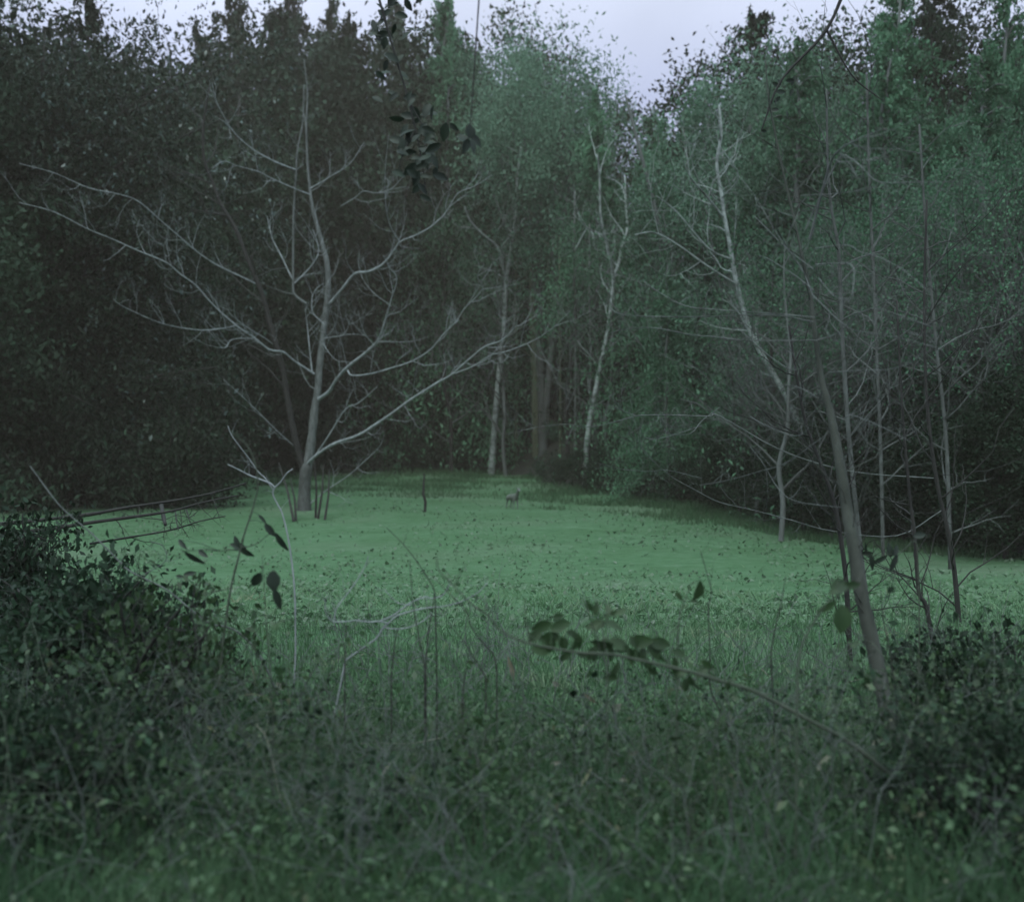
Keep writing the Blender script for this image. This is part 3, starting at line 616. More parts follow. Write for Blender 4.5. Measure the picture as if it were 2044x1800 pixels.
# ------------------------------------------------------------------ left evergreen tree and bushes
def leafy_from(root, tips, n, spread, size, mat, asp=.45, name='leaves', down=.4):
    A = np.concatenate(tips); k = rng.random(len(A)) ** 3; C = A[rng.choice(len(A), n, p=k / k.sum())] + rng.standard_normal((n, 3)) * spread
    mb = MB(); leaves(mb, C, size, asp, None, 1, down); return link(name, mb.mesh(name, mat), root)
rng = np.random.default_rng(61)
def evergreen(label, px, py, Y, targets, nleaf, size, spread, rt=.16):
    K = Y / 17; size *= K * .9; spread *= K; rt *= K
    b = at(px, py, Y); b[2] = H(b[0], b[1]); root = thing('evergreen_tree', label, 'tree', tuple(b))
    o0 = b; mb = MB(); lf = MB(); top = at(px + 30, 60, Y + .5) - o0
    P, R = smooth_line([np.zeros(3) - [0, 0, .1], top * .33 + [.2, 0, 0], top * .66 - [.1, 0, 0], top], [rt, rt * .75, rt * .45, .02], 6); tube(mb, P, R, 9, .04)
    link('trunk', mb.mesh('trunk', M['bark_dark'], True), root); tips = []
    for tx, ty, dy in targets:
        q = at(tx, ty, Y + dy) - o0; hz = max(.3, min(q[2] * .75 - .3, top[2] * .95)); s0 = top * (hz / top[2])
        bm_ = MB(); mid = (s0 + q) / 2 + [0, 0, .25]; PP, RR = smooth_line([s0, mid, q], [.035 * K, .022 * K, .008 * K], 6); tube(bm_, PP, RR, 5, .05); tips.append(PP[6:])
        for j in range(9):
            i = 3 + int((len(PP) - 4) * (j / 9)); d = norm(PP[i + 1] - PP[i]); grow(bm_, PP[i], norm(d * .6 + norm(rng.standard_normal(3))), K * (.9 + .7 * rng.random()), .009 * K, 1, -.05, .4, 5, 4, tips)
        link('branch', bm_.mesh('branch', M['bark_dark'], True), root)
    leafy_from(root, tips, nleaf, spread, size, M['holly'])
    leafy_from(root, tips, nleaf // 9, spread * 1.2, size * 1.15, M['glint'], name='glint_leaves')  # scattered leaves of the same tree with the glint put into their colour
tg = [(tx + rnd.uniform(-40, 40), ty + rnd.uniform(-40, 40), rnd.uniform(-2, 3)) for tx in range(-60, 560, 105) for ty in range(120, 980, 120) if not (tx > 420 and ty > 820) and not (300 < tx < 400 and 240 < ty < 330)]
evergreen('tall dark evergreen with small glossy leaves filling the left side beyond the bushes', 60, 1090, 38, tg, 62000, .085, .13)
# near left bush, leafy and dark, down to the lower left corner
def leafy_shrub(name, label, px, py, Y, ttg, nl, size, spread, mat, stem='bark_dark', group=None, r=.014, droop=0.0, asp=.5):
    b = at(px, py, Y); b[2] = H(b[0], b[1]); root = thing(name, label, 'shrub', tuple(b), group); mb = MB(); tips = []
    for tx, ty, dy in ttg:
        q = at(tx, ty, Y + dy) - b; st = np.array([rng.uniform(-.25, .25), rng.uniform(-.2, .2), -.03]); q[2] = max(q[2], .1)
        P, R = smooth_line([st, st * .6 + q * .45 + [0, 0, .12], q], [r, r * .7, r * .25], 5); tube(mb, P, R, 5); tips.append(P[4:])
        for j in range(5): grow(mb, P[4 + j], norm(norm(P[5 + j] - P[4 + j]) * .5 + norm(rng.standard_normal(3))), .25 + .2 * rng.random(), r * .3, 1, .1, .4, 4, 3, tips)
    link('stems', mb.mesh('stems', M[stem], True), root)
    leafy_from(root, tips, nl, spread, size, M[mat], asp); return root
rng = np.random.default_rng(71)
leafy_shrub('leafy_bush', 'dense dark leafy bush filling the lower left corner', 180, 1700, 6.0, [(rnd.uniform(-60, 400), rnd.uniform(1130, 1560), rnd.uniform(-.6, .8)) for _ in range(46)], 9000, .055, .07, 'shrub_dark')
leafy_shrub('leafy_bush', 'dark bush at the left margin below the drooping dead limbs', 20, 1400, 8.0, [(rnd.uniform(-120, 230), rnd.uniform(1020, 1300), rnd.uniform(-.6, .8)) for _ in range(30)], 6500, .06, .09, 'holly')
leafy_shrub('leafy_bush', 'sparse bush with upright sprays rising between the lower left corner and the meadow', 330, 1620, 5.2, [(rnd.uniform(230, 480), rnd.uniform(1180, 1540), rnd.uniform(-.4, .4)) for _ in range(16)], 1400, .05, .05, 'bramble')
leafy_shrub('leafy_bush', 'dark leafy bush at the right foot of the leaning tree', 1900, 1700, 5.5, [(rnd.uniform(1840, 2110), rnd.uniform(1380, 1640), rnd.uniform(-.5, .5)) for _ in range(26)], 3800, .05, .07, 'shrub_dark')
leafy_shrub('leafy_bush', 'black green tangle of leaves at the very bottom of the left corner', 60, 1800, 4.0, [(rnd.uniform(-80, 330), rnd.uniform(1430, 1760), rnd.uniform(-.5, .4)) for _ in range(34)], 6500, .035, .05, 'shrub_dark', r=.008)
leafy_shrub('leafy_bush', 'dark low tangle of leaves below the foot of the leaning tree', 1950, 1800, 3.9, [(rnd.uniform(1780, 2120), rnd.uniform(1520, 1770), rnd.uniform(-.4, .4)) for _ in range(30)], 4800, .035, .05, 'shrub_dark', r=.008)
# loose bramble plants through the foreground, thicker towards both corners
BR = [(-20, 4.1), (60, 3.5), (150, 4.6), (230, 3.6), (300, 4.4), (380, 3.9), (470, 4.6), (560, 4.1), (650, 4.7), (740, 4.2), (830, 3.6), (940, 4.4), (1060, 4.0), (1180, 4.6), (1290, 4.3), (1400, 3.8), (1520, 4.5), (1640, 4.0), (1860, 4.4), (1990, 3.8)]
def bramble_plant(i, px, Y):
    X = (px - 1022) / F * Y; b = np.array([X, Y, float(H(X, Y))]); root = thing('bramble_plant', f'low tangled bramble in the foreground weeds, {ORD[i]} from the left', 'bramble', tuple(b), 'low brambles in the foreground')
    mb = MB(); tips = []; ht = .32 + .25 * abs(px - 1100) / 1000
    for k in range(9):
        a = rng.random() * 6.283; d = np.array([math.cos(a), math.sin(a) * .6, 1.2 + rng.random()])
        tips.append(grow(mb, [rng.uniform(-.1, .1), rng.uniform(-.1, .1), 0], d, ht * (1.2 + rng.random()), .004, 1, -.35, .35, 8, 3, None, .8)[3:])
    link('stems', mb.mesh('stems', M['cane'], True), root)
    A = np.concatenate(tips); A = A + rng.standard_normal(A.shape) * .0
    n = int(160 + 260 * abs(px - 1100) / 1000); k = rng.random(len(A)) ** 2; C = A[rng.choice(len(A), n, p=k / k.sum())] + rng.standard_normal((n, 3)) * [.06, .06, .04]
    mb = MB(); leaves(mb, C, .014 + .032 * rng.random(n) ** 1.5, .62, None, .9, .2); link('leaves', mb.mesh('leaves', M[['bramble', 'shrub_dark', 'under'][i % 3]]), root)
for i, (px, Y) in enumerate(BR): bramble_plant(i, px, Y)
# low evergreen sprays in front of the big bare tree
leafy_shrub('leafy_bush', 'leafy evergreen shrub with glinting leaves left of the big bare tree', 330, 1040, 36, [(rnd.uniform(120, 540), rnd.uniform(800, 995), rnd.uniform(-1.5, 1.5)) for _ in range(44)], 13000, .16, .28, 'holly', r=.05)
# drooping dead limbs at the left
b = at(-40, 1200, 9.5); b[2] = H(b[0], b[1])
T4 = thing('broken_tree', 'dark broken leaning limbs reaching in over the grass from the left side', 'dead tree', tuple(b))
P, R = traced(ID, [(-45, 1260), (-42, 1150), (-40, 1000), (-60, 850)], 9.5, 30, 16); P[0][2] = b[2] - .05; part('trunk', T4, P, R, M['bark_dark'], 8)
for pts, a, c in [([(-45, 1050), (60, 1040), (176, 1027), (253, 1013), (342, 1000), (420, 985), (490, 965)], 9, 3), ([(-45, 1068), (80, 1058), (187, 1042), (269, 1031), (342, 1020), (409, 1002), (475, 989)], 9, 3), ([(180, 1085), (260, 1072), (340, 1058), (400, 1040), (450, 1030)], 5, 2), ([(322, 1008), (326, 1030), (330, 1046)], 9, 7), ([(350, 1020), (352, 1038), (356, 1058)], 3, 2), ([(371, 1015), (376, 1030), (379, 1042)], 3, 2)]:
    P, R = traced(ID, pts, 9.5, a, c, -.6); part('branch', T4, P, R, M['bark_dark'], 6, .08, (4, .3, .005, 1, 0))

# ------------------------------------------------------------------ traced foreground plants
LEAF = [(0, 0), (.10, .22), (.22, .36), (.36, .44), (.50, .46), (.64, .40), (.78, .29), (.90, .15), (1, 0)]
def leaf_blade(mb, p, a, nrm, L, W, curl=.12, saw=.05):
    """a pointed leaf with a folded midrib and toothed edge; p is the stalk end"""
    a = norm(np.array(a, float)); nrm = norm(np.array(nrm, float)); b = norm(np.cross(nrm, a)); nrm = np.cross(a, b)
    rows = []
    for i, (t, wv) in enumerate(LEAF):
        k = wv * W * 2 * (1 + (saw if i % 2 else -saw)); c = p + a * L * t - nrm * curl * L * t * t
        rows += [c - b * k * .5 + nrm * k * .18, c, c + b * k * .5 + nrm * k * .18]
    Q = []
    for i in range(len(LEAF) - 1):
        for j in (0, 1): Q.append([i * 3 + j, i * 3 + j + 1, i * 3 + 4 + j, i * 3 + 3 + j])
    mb.add(np.array(rows), Q)
VIEW = np.array([0, -1, .25])
def leaf_at(mb, px, py, Y, Lpx, ang, wr=.62, tilt=.35, o0=None, curl=.12):
    """leaf centred at px,py of length Lpx, pointing at ang degrees (0 right, 90 up)"""
    L = Lpx / F * Y; a = np.array([math.cos(math.radians(ang)), .2 * rng.standard_normal(), math.sin(math.radians(ang))])
    p = at(px, py, Y) - norm(a) * L / 2 - o0; leaf_blade(mb, p, a, VIEW + tilt * rng.standard_normal(3), L, L * wr, curl); return p
def plant(name, label, cat, base, stems, Yp, lfs, smat, lmat, group=None, wr=.62, tw=None, stalk=True, lname='leaf', each=True):
    b = at(base[0], base[1], Yp); b[2] = H(b[0], b[1]); root = thing(name, label, cat, tuple(b), group); SP = []
    for k, (pts, a, c, dY) in enumerate(stems):
        P, R = traced(ID, pts, Yp, a, c, dY)
        if k == 0: P = np.vstack([[b[0], b[1], b[2] - .03], P]); R = np.concatenate([[R[0]], R])
        part('stem', root, P, R, M[smat], 6, .05, tw); SP.append(P - b)
    SP = np.concatenate(SP); st = MB()
    for (px, py, L, ang, *rest) in lfs:
        mb = MB(); ww = rest[0] if rest else wr; p = leaf_at(mb, px, py, Yp, L, ang, ww, .35, b)
        q = SP[np.argmin(np.linalg.norm(SP - p, axis=1))]
        if np.linalg.norm(p - q) > .004: tube(mb, [q, (p + q) / 2 + [0, 0, .01], p], [.0016, .0014, .0012], 4)
        link(lname, mb.mesh(lname, M[lmat], False), root)
    return root
rng = np.random.default_rng(81)
k3 = .2218
L3 = [(360, 1195, 190, 200), (530, 1190, 190, 20), (515, 1105, 125, 5, .5), (640, 1265, 120, -25), (430, 1295, 190, 190), (690, 1300, 120, -40), (300, 1290, 150, 215),
      (850, 1185, 190, 195, .55), (1010, 1190, 190, -20, .55), (950, 1110, 60, 90), (900, 1350, 210, 180), (1060, 1360, 200, -15), (980, 1440, 160, -80), (1260, 1330, 220, 10), (1430, 1350, 200, -10), (1190, 1330, 120, 120), (1380, 1420, 180, -60), (820, 1440, 160, 230), (1180, 1450, 150, -50), (1600, 1440, 150, -20), (560, 1350, 150, -70)]
LX = [(u_, 1290 + .16 * (u_ - 500) + rnd.uniform(-60, 330) * (1 if u_ > 700 else .5), rnd.uniform(80, 170), rnd.uniform(-140, 320), rnd.uniform(.4, .65)) for u_ in np.linspace(300, 1900, 34)]
plant('bramble_cane', 'long bramble cane arching from lower right across the front of the meadow with rounded leaves', 'bramble', (1800, 1640),
      [([(1800, 1570), (1751, 1524), (1683, 1473), (1616, 1437), (1549, 1401), (1498, 1376), (1444, 1360), (1378, 1340), (1289, 1320), (1222, 1306), (1156, 1302), (1100, 1293), (1056, 1284), (1027, 1273), (996, 1255), (974, 1229), (939, 1204), (908, 1171), (876, 1138), (872, 1114)], 10, 2.5, -.1),
       ([(908, 1171), (915, 1150), (930, 1126)], 2.6, 1.5, -.1), ([(974, 1229), (985, 1215), (992, 1204)], 2.4, 1.5, -.1), ([(1200, 1305), (1190, 1270), (1180, 1240), (1160, 1190)], 3, 1.5, -.1), ([(1060, 1284), (1050, 1245), (1048, 1190)], 3, 1.5, 0)],
      3.9, [(A3(u, v)[0], A3(u, v)[1], L * k3 * 1.05, an, *r) for (u, v, L, an, *r) in L3 + LX], 'cane', 'bramble')
L3b = [(790, 1010, 120, 115, .5), (850, 1030, 140, 80, .5), (960, 1040, 120, 95, .5), (1080, 1065, 130, 25, .5), (1010, 1075, 110, 10, .5)]
plant('bramble_shoot', 'upright bramble shoot with four paired leaves held above the arching cane', 'bramble', (1212, 1400), [([(1212, 1340), (1208, 1300), (1205, 1262), (1203, 1232)], 3, 1.8, 0)], 3.7,
      [(A3(u, v)[0], A3(u, v)[1], L * k3, an, *r) for (u, v, L, an, *r) in L3b], 'cane', 'bramble')
plant('bramble_shoot', 'thin upright shoot with one large rounded leaf and a small one beside it', 'bramble', (1350, 1420), [([(1352, 1300), (1354, 1250), (1362, 1210), (1374, 1180)], 3.4, 1.6, 0), ([(1352, 1250), (1340, 1262), (1332, 1270)], 2.6, 1.6, 0), ([(1374, 1180), (1380, 1165), (1394, 1160)], 2, 1.4, 0)], 4.2,
      [(1393, 1178, 44, 70, .8), (1355, 1189, 24, 125, .5), (1384, 1200, 20, -5, .35), (1378, 1213, 16, 30, .4)], 'cane', 'bramble')
plant('bramble_shoot', 'bramble shoot with two broad hanging leaves crossing the leaning tree', 'bramble', (1590, 1420), [([(1592, 1340), (1600, 1290), (1625, 1240), (1655, 1200), (1680, 1185)], 4.5, 2.2, 0), ([(1670, 1190), (1672, 1160)], 2, 1.5, 0)], 3.6,
      [(1673, 1172, 46, 210, .75), (1680, 1236, 60, -92, .75), (1650, 1212, 44, 215, .4), (1700, 1168, 38, 10, .5)], 'cane', 'bramble')
plant('leafy_sapling', 'slim upright sapling with dark drooping leaves in the left foreground', 'sapling', (437, 1440), [([(438, 1380), (442, 1310), (450, 1245), (461, 1173), (479, 1100), (487, 1068), (506, 1009), (515, 960), (500, 900), (460, 860)], 6, 2.2, -.1), ([(461, 1173), (440, 1178), (400, 1185)], 2.2, 1.2, 0), ([(479, 1098), (455, 1097), (440, 1100)], 3, 1.5, 0), ([(481, 1092), (500, 1090), (520, 1080)], 2.4, 1.4, 0)], 5.0,
      [(475, 1090, 34, 160, .5), (492, 1102, 36, -35, .4), (472, 1080, 24, 110, .5), (539, 1058, 34, -52, .45), (562, 1082, 46, -58, .35), (524, 1036, 26, -48, .3), (364, 1086, 28, -45, .4), (388, 1114, 48, -35, .3), (405, 1105, 26, -30, .45), (379, 1144, 26, 10, .4), (358, 1150, 20, 175, .4)], 'cane', 'dark_leaf')
plant('hanging_leaves', 'pair of dark pointed leaves dangling before the meadow on a fine stalk', 'leaves', (545, 1480), [([(543, 1400), (536, 1300), (530, 1220), (526, 1150), (523, 1108)], 2.4, 1.3, 0), ([(526, 1150), (535, 1143), (546, 1140)], 1.6, 1.3, 0)], 4.5,
      [(512, 1157, 38, 235, .6), (546, 1160, 44, -85, .7), (554, 1196, 50, -72, .36)], 'cane', 'dark_leaf')
plant('leafy_sapling', 'thin twig with narrow dark hanging leaves to the right of the leaning tree', 'sapling', (1830, 1500), [([(1832, 1400), (1835, 1250), (1832, 1120), (1826, 1080), (1800, 1100), (1760, 1108), (1715, 1106)], 3, 1.6, 0)], 5.2,
      [(1728, 1104, 32, 180, .35), (1740, 1122, 36, -75, .4), (1757, 1117, 34, 30, .35), (1776, 1098, 30, 100, .5), (1788, 1098, 26, 60, .6), (1784, 1124, 40, -112, .32), (1836, 1068, 26, 10, .6), (1728, 1092, 24, 100, .25)], 'cane', 'dark_leaf')
# bare pale bush in the left middle foreground
plant('bare_bush', 'bare pale grey twigs spreading low over the grass left of the centre', 'shrub', (650, 1420),
      [([(690, 1317), (730, 1289), (752, 1273), (763, 1255), (775, 1244), (792, 1229), (819, 1220), (852, 1213), (885, 1210), (919, 1201), (952, 1184), (974, 1162)], 4, 1.6, 0),
       ([(775, 1244), (757, 1240), (735, 1241), (712, 1238), (690, 1240), (666, 1240), (652, 1226), (649, 1209), (652, 1191)], 3.4, 1.8, -.2), ([(757, 1240), (783, 1229), (805, 1213), (819, 1203), (848, 1191), (861, 1194), (881, 1189), (890, 1180), (899, 1164)], 3.4, 1.6, .1),
       ([(667, 1238), (670, 1218), (679, 1203), (697, 1180), (717, 1151), (730, 1127), (735, 1109)], 2.8, 1.6, 0), ([(763, 1252), (797, 1255), (825, 1249), (850, 1235), (861, 1222)], 2.6, 1.5, 0), ([(819, 1207), (795, 1203), (775, 1185), (766, 1174)], 2, 1.2, 0)],
      5.0, [], 'bark_pale', 'dark_leaf', tw=(3, .10, .0012, 0, .2))
plant('bare_bush', 'bright bare forked twig standing in front of the foot of the big bare tree', 'shrub', (585, 1420),
      [([(590, 1300), (588, 1180), (578, 1090), (565, 1030), (556, 1010), (545, 987), (549, 973), (560, 962), (572, 945), (584, 936)], 4, 2.2, 0), ([(549, 973), (538, 964), (515, 955), (497, 948), (478, 938), (455, 927)], 4, 2, 0), ([(545, 978), (530, 955), (515, 941), (497, 915), (480, 893), (462, 868), (455, 850)], 2.6, 1.5, 0)],
      6, [], 'bark_pale', 'dark_leaf', tw=(3, .12, .0016, 0, .2))
plant('bare_bush', 'long thin pale twig slanting down through the left hand bushes', 'shrub', (570, 1448), [([(560, 1400), (520, 1310), (480, 1265), (452, 1251), (425, 1246), (395, 1228), (350, 1190), (325, 1172), (260, 1140), (230, 1112), (180, 1062), (120, 1010), (60, 930)], 5, 2.5, 0), ([(280, 1150), (330, 1120), (325, 1090), (300, 1080)], 2, 1.4, 0)], 5.5, [], 'bark_grey', 'dark_leaf', tw=(4, .15, .0016, 0, .2))
# fine dark bramble and weed stems standing in front of the meadow
FS = [([(1095, 600), (1110, 800), (1130, 1030), (1180, 1300), (1230, 1560)],), ([(1320, 880), (1290, 1100), (1260, 1270), (1240, 1560)],), ([(1310, 750), (1420, 870), (1480, 930), (1600, 1060), (1650, 1200), (1750, 1340), (1850, 1450), (1880, 1600)],),
      ([(1410, 1090), (1480, 1210), (1590, 1340), (1700, 1520), (1780, 1650)],), ([(520, 1160), (520, 1300), (512, 1500), (510, 1620)],), ([(890, 310), (1040, 460), (1150, 600), (1270, 780), (1320, 900), (1330, 1200), (1340, 1560)],), ([(1620, 1450), (1590, 1650), (1570, 1900), (1580, 2200)],), ([(1000, 1180), (970, 1300), (950, 1450), (930, 1650)],)]
FD = ['rising straightest, left of the bramble tip', 'nearly upright beside the straightest one', 'slanting right below the bramble tip', 'slanting steeply right, lowest of the slanting ones', 'short and upright under the pale twigs', 'longest, leaning left at its top', 'thickest, upright near the bottom of the view', 'short and faint between the pale twigs']
for i, (pts,) in enumerate(FS):
    q = [A2(*p) for p in pts][::-1]; lv = [(q[j][0] + rnd.uniform(-14, 14), q[j][1] + rnd.uniform(-10, 10), rnd.uniform(12, 22), rnd.uniform(0, 360)) for j in range(len(q) // 2)] if i in (3, 6) else []
    plant('weed_stem', f'fine dark weed stem in the middle foreground, {FD[i]}', 'plant', (q[0][0], q[0][1] + 60), [(q, 3.2 if i != 6 else 5, 1.4, 0)], 4.6 + .15 * (i % 3), lv, 'bark_dark', 'bramble', 'fine weed stems before the meadow', tw=(4, .12, .0014, 0, .2))
for i, (pts, d) in enumerate([([(1440 + 20, 1460), (1420, 1380), (1417, 1300), (1414, 1215), (1420, 1180), (1407, 1130), (1398, 1100)], 'with a hooked forked top right of the big rounded leaf'), ([(1545, 1420), (1540, 1300), (1560, 1200), (1568, 1150)], 'faint and leaning right in the open grass'), ([(1790, 1400), (1775, 1290), (1762, 1230), (1758, 1180)], 'to the right of the leaning tree trunk')]):
    plant('weed_stem', f'fine dark weed stem, {d}', 'plant', (pts[0][0], pts[0][1] + 40), [(pts, 3, 1.3, 0)], 4.8, [], 'bark_dark', 'bramble', 'fine weed stems before the meadow', tw=(5, .12, .0014, 0, .3))
# stick standing out in the meadow
b = ground_at(848, 1022); t = thing('thin_stake', 'thin dark crooked stake standing alone in the far meadow left of the centre birch', 'stake', tuple(b))
mb = MB(); tube(mb, [[0, 0, -.1], [.02, 0, .35], [-.05, 0, .6], [-.02, 0, 1.3]], [.05, .05, .045, .025], 6, .1); link('stem', mb.mesh('stem', M['bark_dark']), t)

# leaves of a tree overhead that hang into the top of the view
def hanging(label, stems, Yp, lfs):
    p = at(*stems[0][0][0], Yp); root = thing('overhanging_branch', label, 'branch', tuple(p), 'leafy branches hanging in from above')
    for pts, a, c in stems:
        P, R = traced(ID, pts, Yp, a, c, 0); part('stem', root, P, R, M['bark_dark'], 6)
    for px, py, L, ang, ww in lfs:
        mb = MB(); leaf_at(mb, px, py, Yp + rng.uniform(-.15, .15), L, ang, ww, .4, p); link('leaf', mb.mesh('leaf', M['dark_leaf']), root)
rng = np.random.default_rng(91)
hanging('dark five leafed spray hanging from above against the pale treetops', [([(960, -60), (952, 60), (944, 180), (938, 262)], 4, 2)], 5, [(938, 262, 30, 90, .8), (925, 278, 32, 150, .6), (950, 280, 34, -50, .5), (930, 292, 34, -110, .55), (944, 292, 32, -75, .5), (918, 270, 20, 170, .5)])
ll = [(rnd.uniform(745, 850), rnd.uniform(-40, 230), rnd.uniform(22, 34), rnd.uniform(150, 390), rnd.uniform(.4, .6)) for _ in range(40)] + [(rnd.gauss(832, 30), rnd.gauss(300, 48), rnd.uniform(22, 38), rnd.uniform(150, 390), rnd.uniform(.4, .6)) for _ in range(46)] + [(860, 285, 36, -10, .35), (880, 353, 34, -10, .5), (862, 315, 26, 0, .5)]
hanging('dark mass of broad leaves hanging from above between the bare tree and the pale treetops', [([(740, -60), (780, 80), (815, 200), (838, 300), (850, 380)], 6, 2), ([(815, 200), (850, 260), (880, 290)], 3, 1.5), ([(828, 260), (800, 320), (795, 360)], 3, 1.5)], 6, ll)
hanging('small dark leafy twig hanging from above left of the right hand thicket', [([(1700, -60), (1650, 60), (1560, 160), (1520, 260)], 8, 3), ([(1650, 60), (1700, 150), (1760, 200)], 5, 2)], 7, [(1525 + rnd.uniform(-40, 60), 200 + rnd.uniform(-60, 80), rnd.uniform(14, 24), rnd.uniform(180, 360), .5) for _ in range(12)])

# ------------------------------------------------------------------ undergrowth
rng = np.random.default_rng(101)
def undergrowth():
    mb = MB(); n = 85000
    Y = 2.6 + 6.4 * rng.random(n) ** 1.2; px = -140 + 2330 * rng.random(n); X = (px - 1022) / F * Y
    c = np.sin(X * 3.1 + 2 * np.sin(Y * 2.1)) * np.sin(Y * 3.7 + 1.5 * np.sin(X * 2.3)); side = np.abs(px - 1100) / 900
    hmax = (.30 * (1 - sst(4.0, 8.6, Y)) * (.75 + .5 * c) + .25 * sst(.5, 1, side) * (1 - sst(6, 9, Y)))
    c2 = np.sin(X * 7.3 + 3 * np.sin(Y * 4.1)) * np.sin(Y * 8.3 + 2.5 * np.sin(X * 5.1))
    keep = rng.random(n) < np.clip(.75 - sst(4.4, 7.6, Y) * .8 + .3 * c + .3 * c2 - .45 * sst(.5, 1, side), .02, 1)
    X, Y, hmax = X[keep], Y[keep], hmax[keep]; n = len(X)
    Z = H(X, Y) + np.maximum(.01, hmax) * rng.random(n) ** .8
    leaves(mb, np.stack([X, Y, Z], -1), .010 + .034 * rng.random(n) ** 2.5, .55, None, 1.1, .2)
    o = link('undergrowth', mb.mesh('undergrowth', M['under'])); o['kind'] = 'stuff'
    tag(o, 'tangled low green weeds and brambles covering the bank in the foreground', 'undergrowth')
    # long rank grass on the bank
    mb = MB(); n = 26000; Y = 2.6 + 8.5 * rng.random(n) ** 2.3; px = -140 + 2330 * rng.random(n); X = (px - 1022) / F * Y
    B = np.stack([X, Y, H(X, Y)], -1); a = rng.random(n) * 6.283; hh = (.10 + .22 * rng.random(n)) * (1 - .5 * sst(5, 10, Y)); ln = rng.standard_normal((n, 2)) * .4
    sx = np.stack([np.cos(a), np.sin(a), 0 * a], -1) * .0028
    m1 = B + np.stack([ln[:, 0] * hh * .35, ln[:, 1] * hh * .35, hh * .6], -1); tp = B + np.stack([ln[:, 0] * hh, ln[:, 1] * hh, hh * .95], -1)
    V = np.stack([B - sx, B + sx, m1 + sx * .8, m1 - sx * .8, tp], 1).reshape(-1, 3); k = np.arange(n)[:, None] * 5
    mb.add(V, k + [[0, 1, 2, 3]], k + [[3, 2, 4]])
    o = link('long_grass', mb.mesh('long_grass', M['rough'])); o['kind'] = 'stuff'
    tag(o, 'long thin rank grass growing through the foreground weeds', 'grass')
    # twigs and stalks in the weeds
    mb = MB()
    for k in range(760):
        Yk = 3 + 4.2 * rng.random(); pxk = -100 + 2250 * rng.random(); Xk = (pxk - 1022) / F * Yk; b = np.array([Xk, Yk, float(H(Xk, Yk))])
        grow(mb, b, [rng.uniform(-1, 1), rng.uniform(-.5, .5), .5 + rng.random()], .3 + .45 * rng.random(), .0032, 1, -.05, .5, 5, 3)
    o = link('dead_stalks', mb.mesh('dead_stalks', M['bark_grey'])); o['kind'] = 'stuff'
    tag(o, 'thin dead stalks and twigs tangled through the foreground weeds', 'stalks')
undergrowth()

# dry leaves, straws and pale scraps caught in the weeds
def Yclear(px, py, clear):
    for Y in np.arange(2.4, 12, .05):
        p = at(px, py, Y)
        if p[2] - H(p[0], p[1]) <= clear: return float(Y)
    return 12.
def scrap(name, label, cat, px, py, Y, L, ang, wr, mat, group=None):
    Y0 = Y; Y = Yclear(px, py, .16)
    p = at(px, py, Y); o = thing(name, label, cat, tuple(p), group); mb = MB(); leaf_at(mb, px, py, Y, L, ang, wr, .2, p); link('blade', mb.mesh('blade', M[mat]), o)
    q = np.array([0, 0, float(H(p[0], p[1])) - p[2]]); st = MB(); a = norm(np.array([math.cos(math.radians(ang)), 0, math.sin(math.radians(ang))])) * (-L / 2 / F * Y)
    tube(st, [q + [.03, .02, 0], q * .5 + a * .5 + [.02, 0, 0], a], [.003, .002, .0015], 4); link('stalk', st.mesh('stalk', M['cane']), o)
scrap('pale_leaf', 'large pale grey green leaf lying slanted in the weeds at lower right', 'leaf', 1645, 1520, 3.5, 56, 42, .26, 'dead_leaf')
scrap('dry_seed_head', 'pale tan upright dry stalk in the weeds at the centre', 'dry stalk', 1020, 1333, 4.2, 50, 105, .22, 'brown_leaf')
for i, (px, py, L, ang, wr, m_, d) in enumerate([(1230, 1412, 26, 40, .7, 'dead_leaf', 'pale bluish leaf right of the centre above the lower weeds'), (1110, 1365, 22, -40, .5, 'dead_leaf', 'small pale leaf just right of the tan dry stalk'), (1110, 1522, 24, 5, .4, 'dead_leaf', 'pale scrap of leaf low down right of the centre'), (1245, 1556, 26, -5, .3, 'dead_leaf', 'thin pale leaf close to the bottom right of the centre'), (1265, 1502, 22, 20, .5, 'brown_leaf', 'tan curled leaf low down right of the centre'),
      (1170, 1550, 46, 58, .18, 'straw', 'long straw blade slanting up low down in the centre'), (1180, 1395, 40, -38, .2, 'brown_leaf', 'narrow brown leaf above the pale bluish one'), (1750, 1480, 26, 30, .5, 'dead_leaf', 'pale green leaf near the foot of the leaning tree'), (560, 1370, 26, -50, .5, 'dead_leaf', 'broad greyish leaf left of the centre weeds'), (620, 1395, 18, 0, .4, 'straw', 'short yellow leaf in the weeds left of the centre'),
      (505, 1340, 60, 97, .09, 'straw', 'tall tan grass blade standing at the left in the weeds'), (425, 1455, 30, -30, .3, 'straw', 'yellowish slanted blade in the dark left corner bush'), (1600, 1565, 20, 90, .4, 'dead_leaf', 'pale bluish scrap at the bottom below the big pale leaf'), (770, 1535, 34, 60, .2, 'dead_leaf', 'pale upright blade at the bottom left of the centre'), (368, 895, 30, -38, .4, 'dead_leaf', '')][:14]):
    scrap('dry_leaf', d, 'leaf', px, py, 3.7 if py > 1380 else 4.3, L, ang, wr, m_, 'dry leaves and blades caught in the weeds')
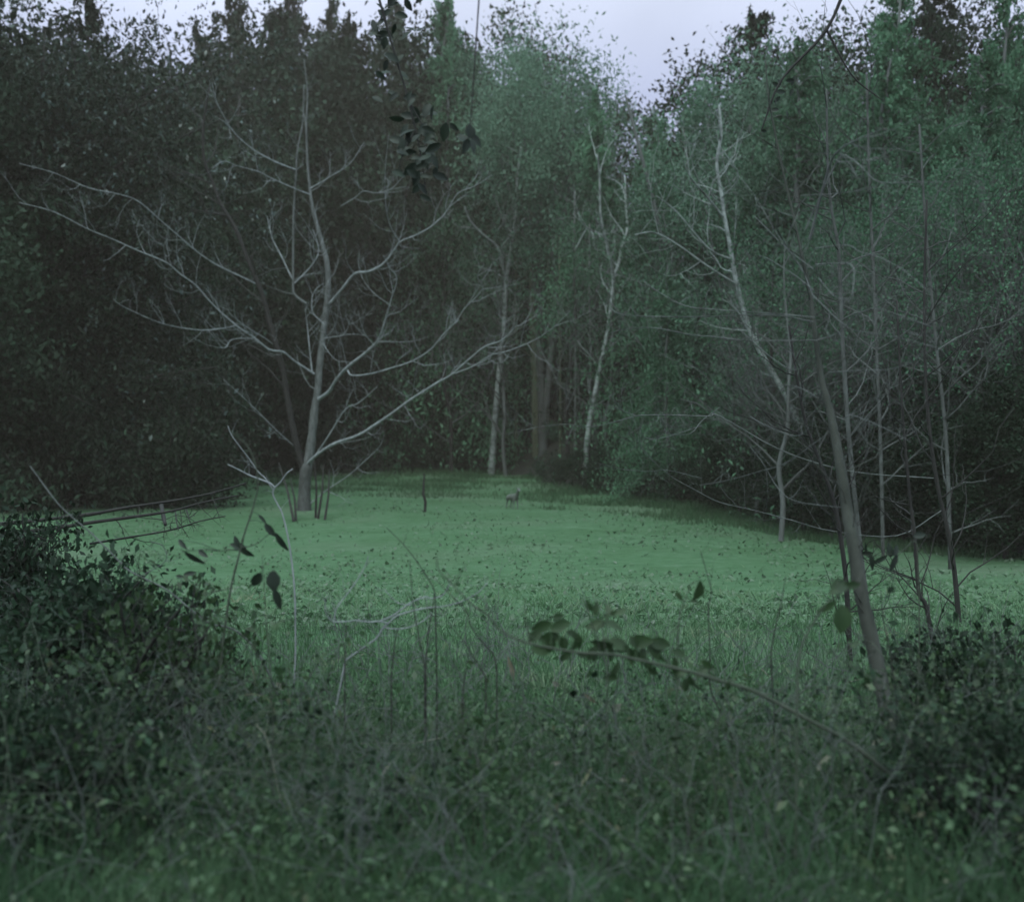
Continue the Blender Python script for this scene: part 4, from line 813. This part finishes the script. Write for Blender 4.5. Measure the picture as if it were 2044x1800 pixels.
# arched dry grass stems
for i, (pts, Y, lab, mt) in enumerate([([(545, 1480), (549, 1440), (545, 1410), (530, 1392), (505, 1385), (482, 1388)], 3.9, 'arched pale dry grass stem bowing left at the lower left', 'straw'), ([(560, 1600), (548, 1540), (540, 1500), (528, 1465), (510, 1445)], 3.7, 'long pale grass stem curving up from the bottom at the lower left', 'dead_leaf'), ([(925, 1475), (885, 1472), (840, 1480), (800, 1483), (720, 1483)], 4.0, 'pale bare twig lying level in the weeds left of the centre', 'dead_leaf'), ([(1520, 1335), (1560, 1372), (1600, 1400), (1650, 1420)], 3.9, 'thin grey twig slanting down in front of the leaning tree', 'dead_leaf'), ([(1690, 1362), (1730, 1352), (1760, 1346), (1840, 1358)], 3.9, 'thin grey twig crossing level before the foot of the leaning tree', 'dead_leaf')]):
    Y = Yclear(*pts[0], .10); p = at(*pts[0], Y); o = thing('fallen_twig', lab, 'dry twig', tuple(p), 'dry twigs and stems in the weeds')
    P, R = traced(ID, pts, Y, 3, 1.8, 0)
    part('twig', o, P, R, M[mt], 5, .12, (5, .07, .0012, 0, .2))

# ------------------------------------------------------------------ deer
def deer():
    b = ground_at(1024, 1016); root = thing('deer', 'small greyish deer standing in the open meadow, ears up, facing right', 'deer', tuple(b))
    bm = bmesh.new(); ly = bm.verts.layers.skin.verify(); s = 1.0
    def v(x, y, z, r, r2=None):
        q = bm.verts.new((x * s, y * s, z * s)); q[ly].radius = (r * s, (r2 or r) * s); return q
    pel = v(-.30, 0, .56, .11, .13); bl = v(-.12, 0, .55, .115, .135); ch = v(.10, 0, .53, .115, .15); sh = v(.22, 0, .56, .10, .13)
    nk = v(.33, 0, .68, .065); n2 = v(.40, 0, .80, .05); hd = v(.46, 0, .86, .055); mz = v(.56, 0, .82, .032); ns = v(.61, 0, .80, .022)
    for a_, c_ in ((pel, bl), (bl, ch), (ch, sh), (sh, nk), (nk, n2), (n2, hd), (hd, mz), (mz, ns)): bm.edges.new((a_, c_))
    for sy in (-1, 1):
        e1 = v(.43, .05 * sy, .93, .022); e2 = v(.40, .10 * sy, 1.01, .012); bm.edges.new((hd, e1)); bm.edges.new((e1, e2))
        h1 = v(-.32, .08 * sy, .42, .075); h2 = v(-.27 + .03 * sy, .08 * sy, .33, .038); h3 = v(-.36 + .03 * sy, .08 * sy, .21, .022); h4 = v(-.34 + .03 * sy, .08 * sy, .03, .016); h5 = v(-.31 + .03 * sy, .08 * sy, .0, .018)
        for a_, c_ in ((pel, h1), (h1, h2), (h2, h3), (h3, h4), (h4, h5)): bm.edges.new((a_, c_))
        f1 = v(.20, .07 * sy, .40, .05); f2 = v(.21 + .03 * sy, .07 * sy, .24, .024); f3 = v(.20 + .03 * sy, .07 * sy, .03, .015); f4 = v(.22 + .03 * sy, .07 * sy, .0, .018)
        for a_, c_ in ((sh, f1), (f1, f2), (f2, f3), (f3, f4)): bm.edges.new((a_, c_))
    tl = v(-.43, 0, .57, .03); bm.edges.new((pel, tl))
    me = bpy.data.meshes.new('body'); pel[ly].use_root = True; bm.to_mesh(me); bm.free(); me.materials.append(M['deer'])
    o = link('body', me, root); sk = o.modifiers.new('Skin', 'SKIN'); sk.use_smooth_shade = True; ss = o.modifiers.new('Subsurf', 'SUBSURF'); ss.levels = ss.render_levels = 1
    root.rotation_euler = (0, 0, math.radians(-62)); root.scale = (.9, .9, .8)
deer()

# ------------------------------------------------------------------ brownish haze, added to lift the blacks
LIFT_HAZE = 0.0009
if LIFT_HAZE:
    mb = MB(); x0, x1, y0, y1, z0, z1 = -161, 161, -61, 201, -2, 34
    V = [[x, y, z] for z in (z0, z1) for y in (y0, y1) for x in (x0, x1)]
    mb.add(V, [[0, 2, 3, 1], [4, 5, 7, 6], [0, 1, 5, 4], [2, 6, 7, 3], [0, 4, 6, 2], [1, 3, 7, 5]])
    m = bpy.data.materials.new('haze'); m.use_nodes = True; t = m.node_tree; t.nodes.clear(); o_ = N(t, 'ShaderNodeOutputMaterial'); pv = N(t, 'ShaderNodeVolumePrincipled')
    pv.inputs['Color'].default_value = (1, .84, .70, 1); pv.inputs['Density'].default_value = LIFT_HAZE; t.links.new(pv.outputs[0], o_.inputs['Volume'])
    hz = link('haze', mb.mesh('haze', m)); hz['kind'] = 'stuff'; hz['label'] = 'thin brownish haze added over the meadow and wood to lift the dark tones'; hz['category'] = 'haze'
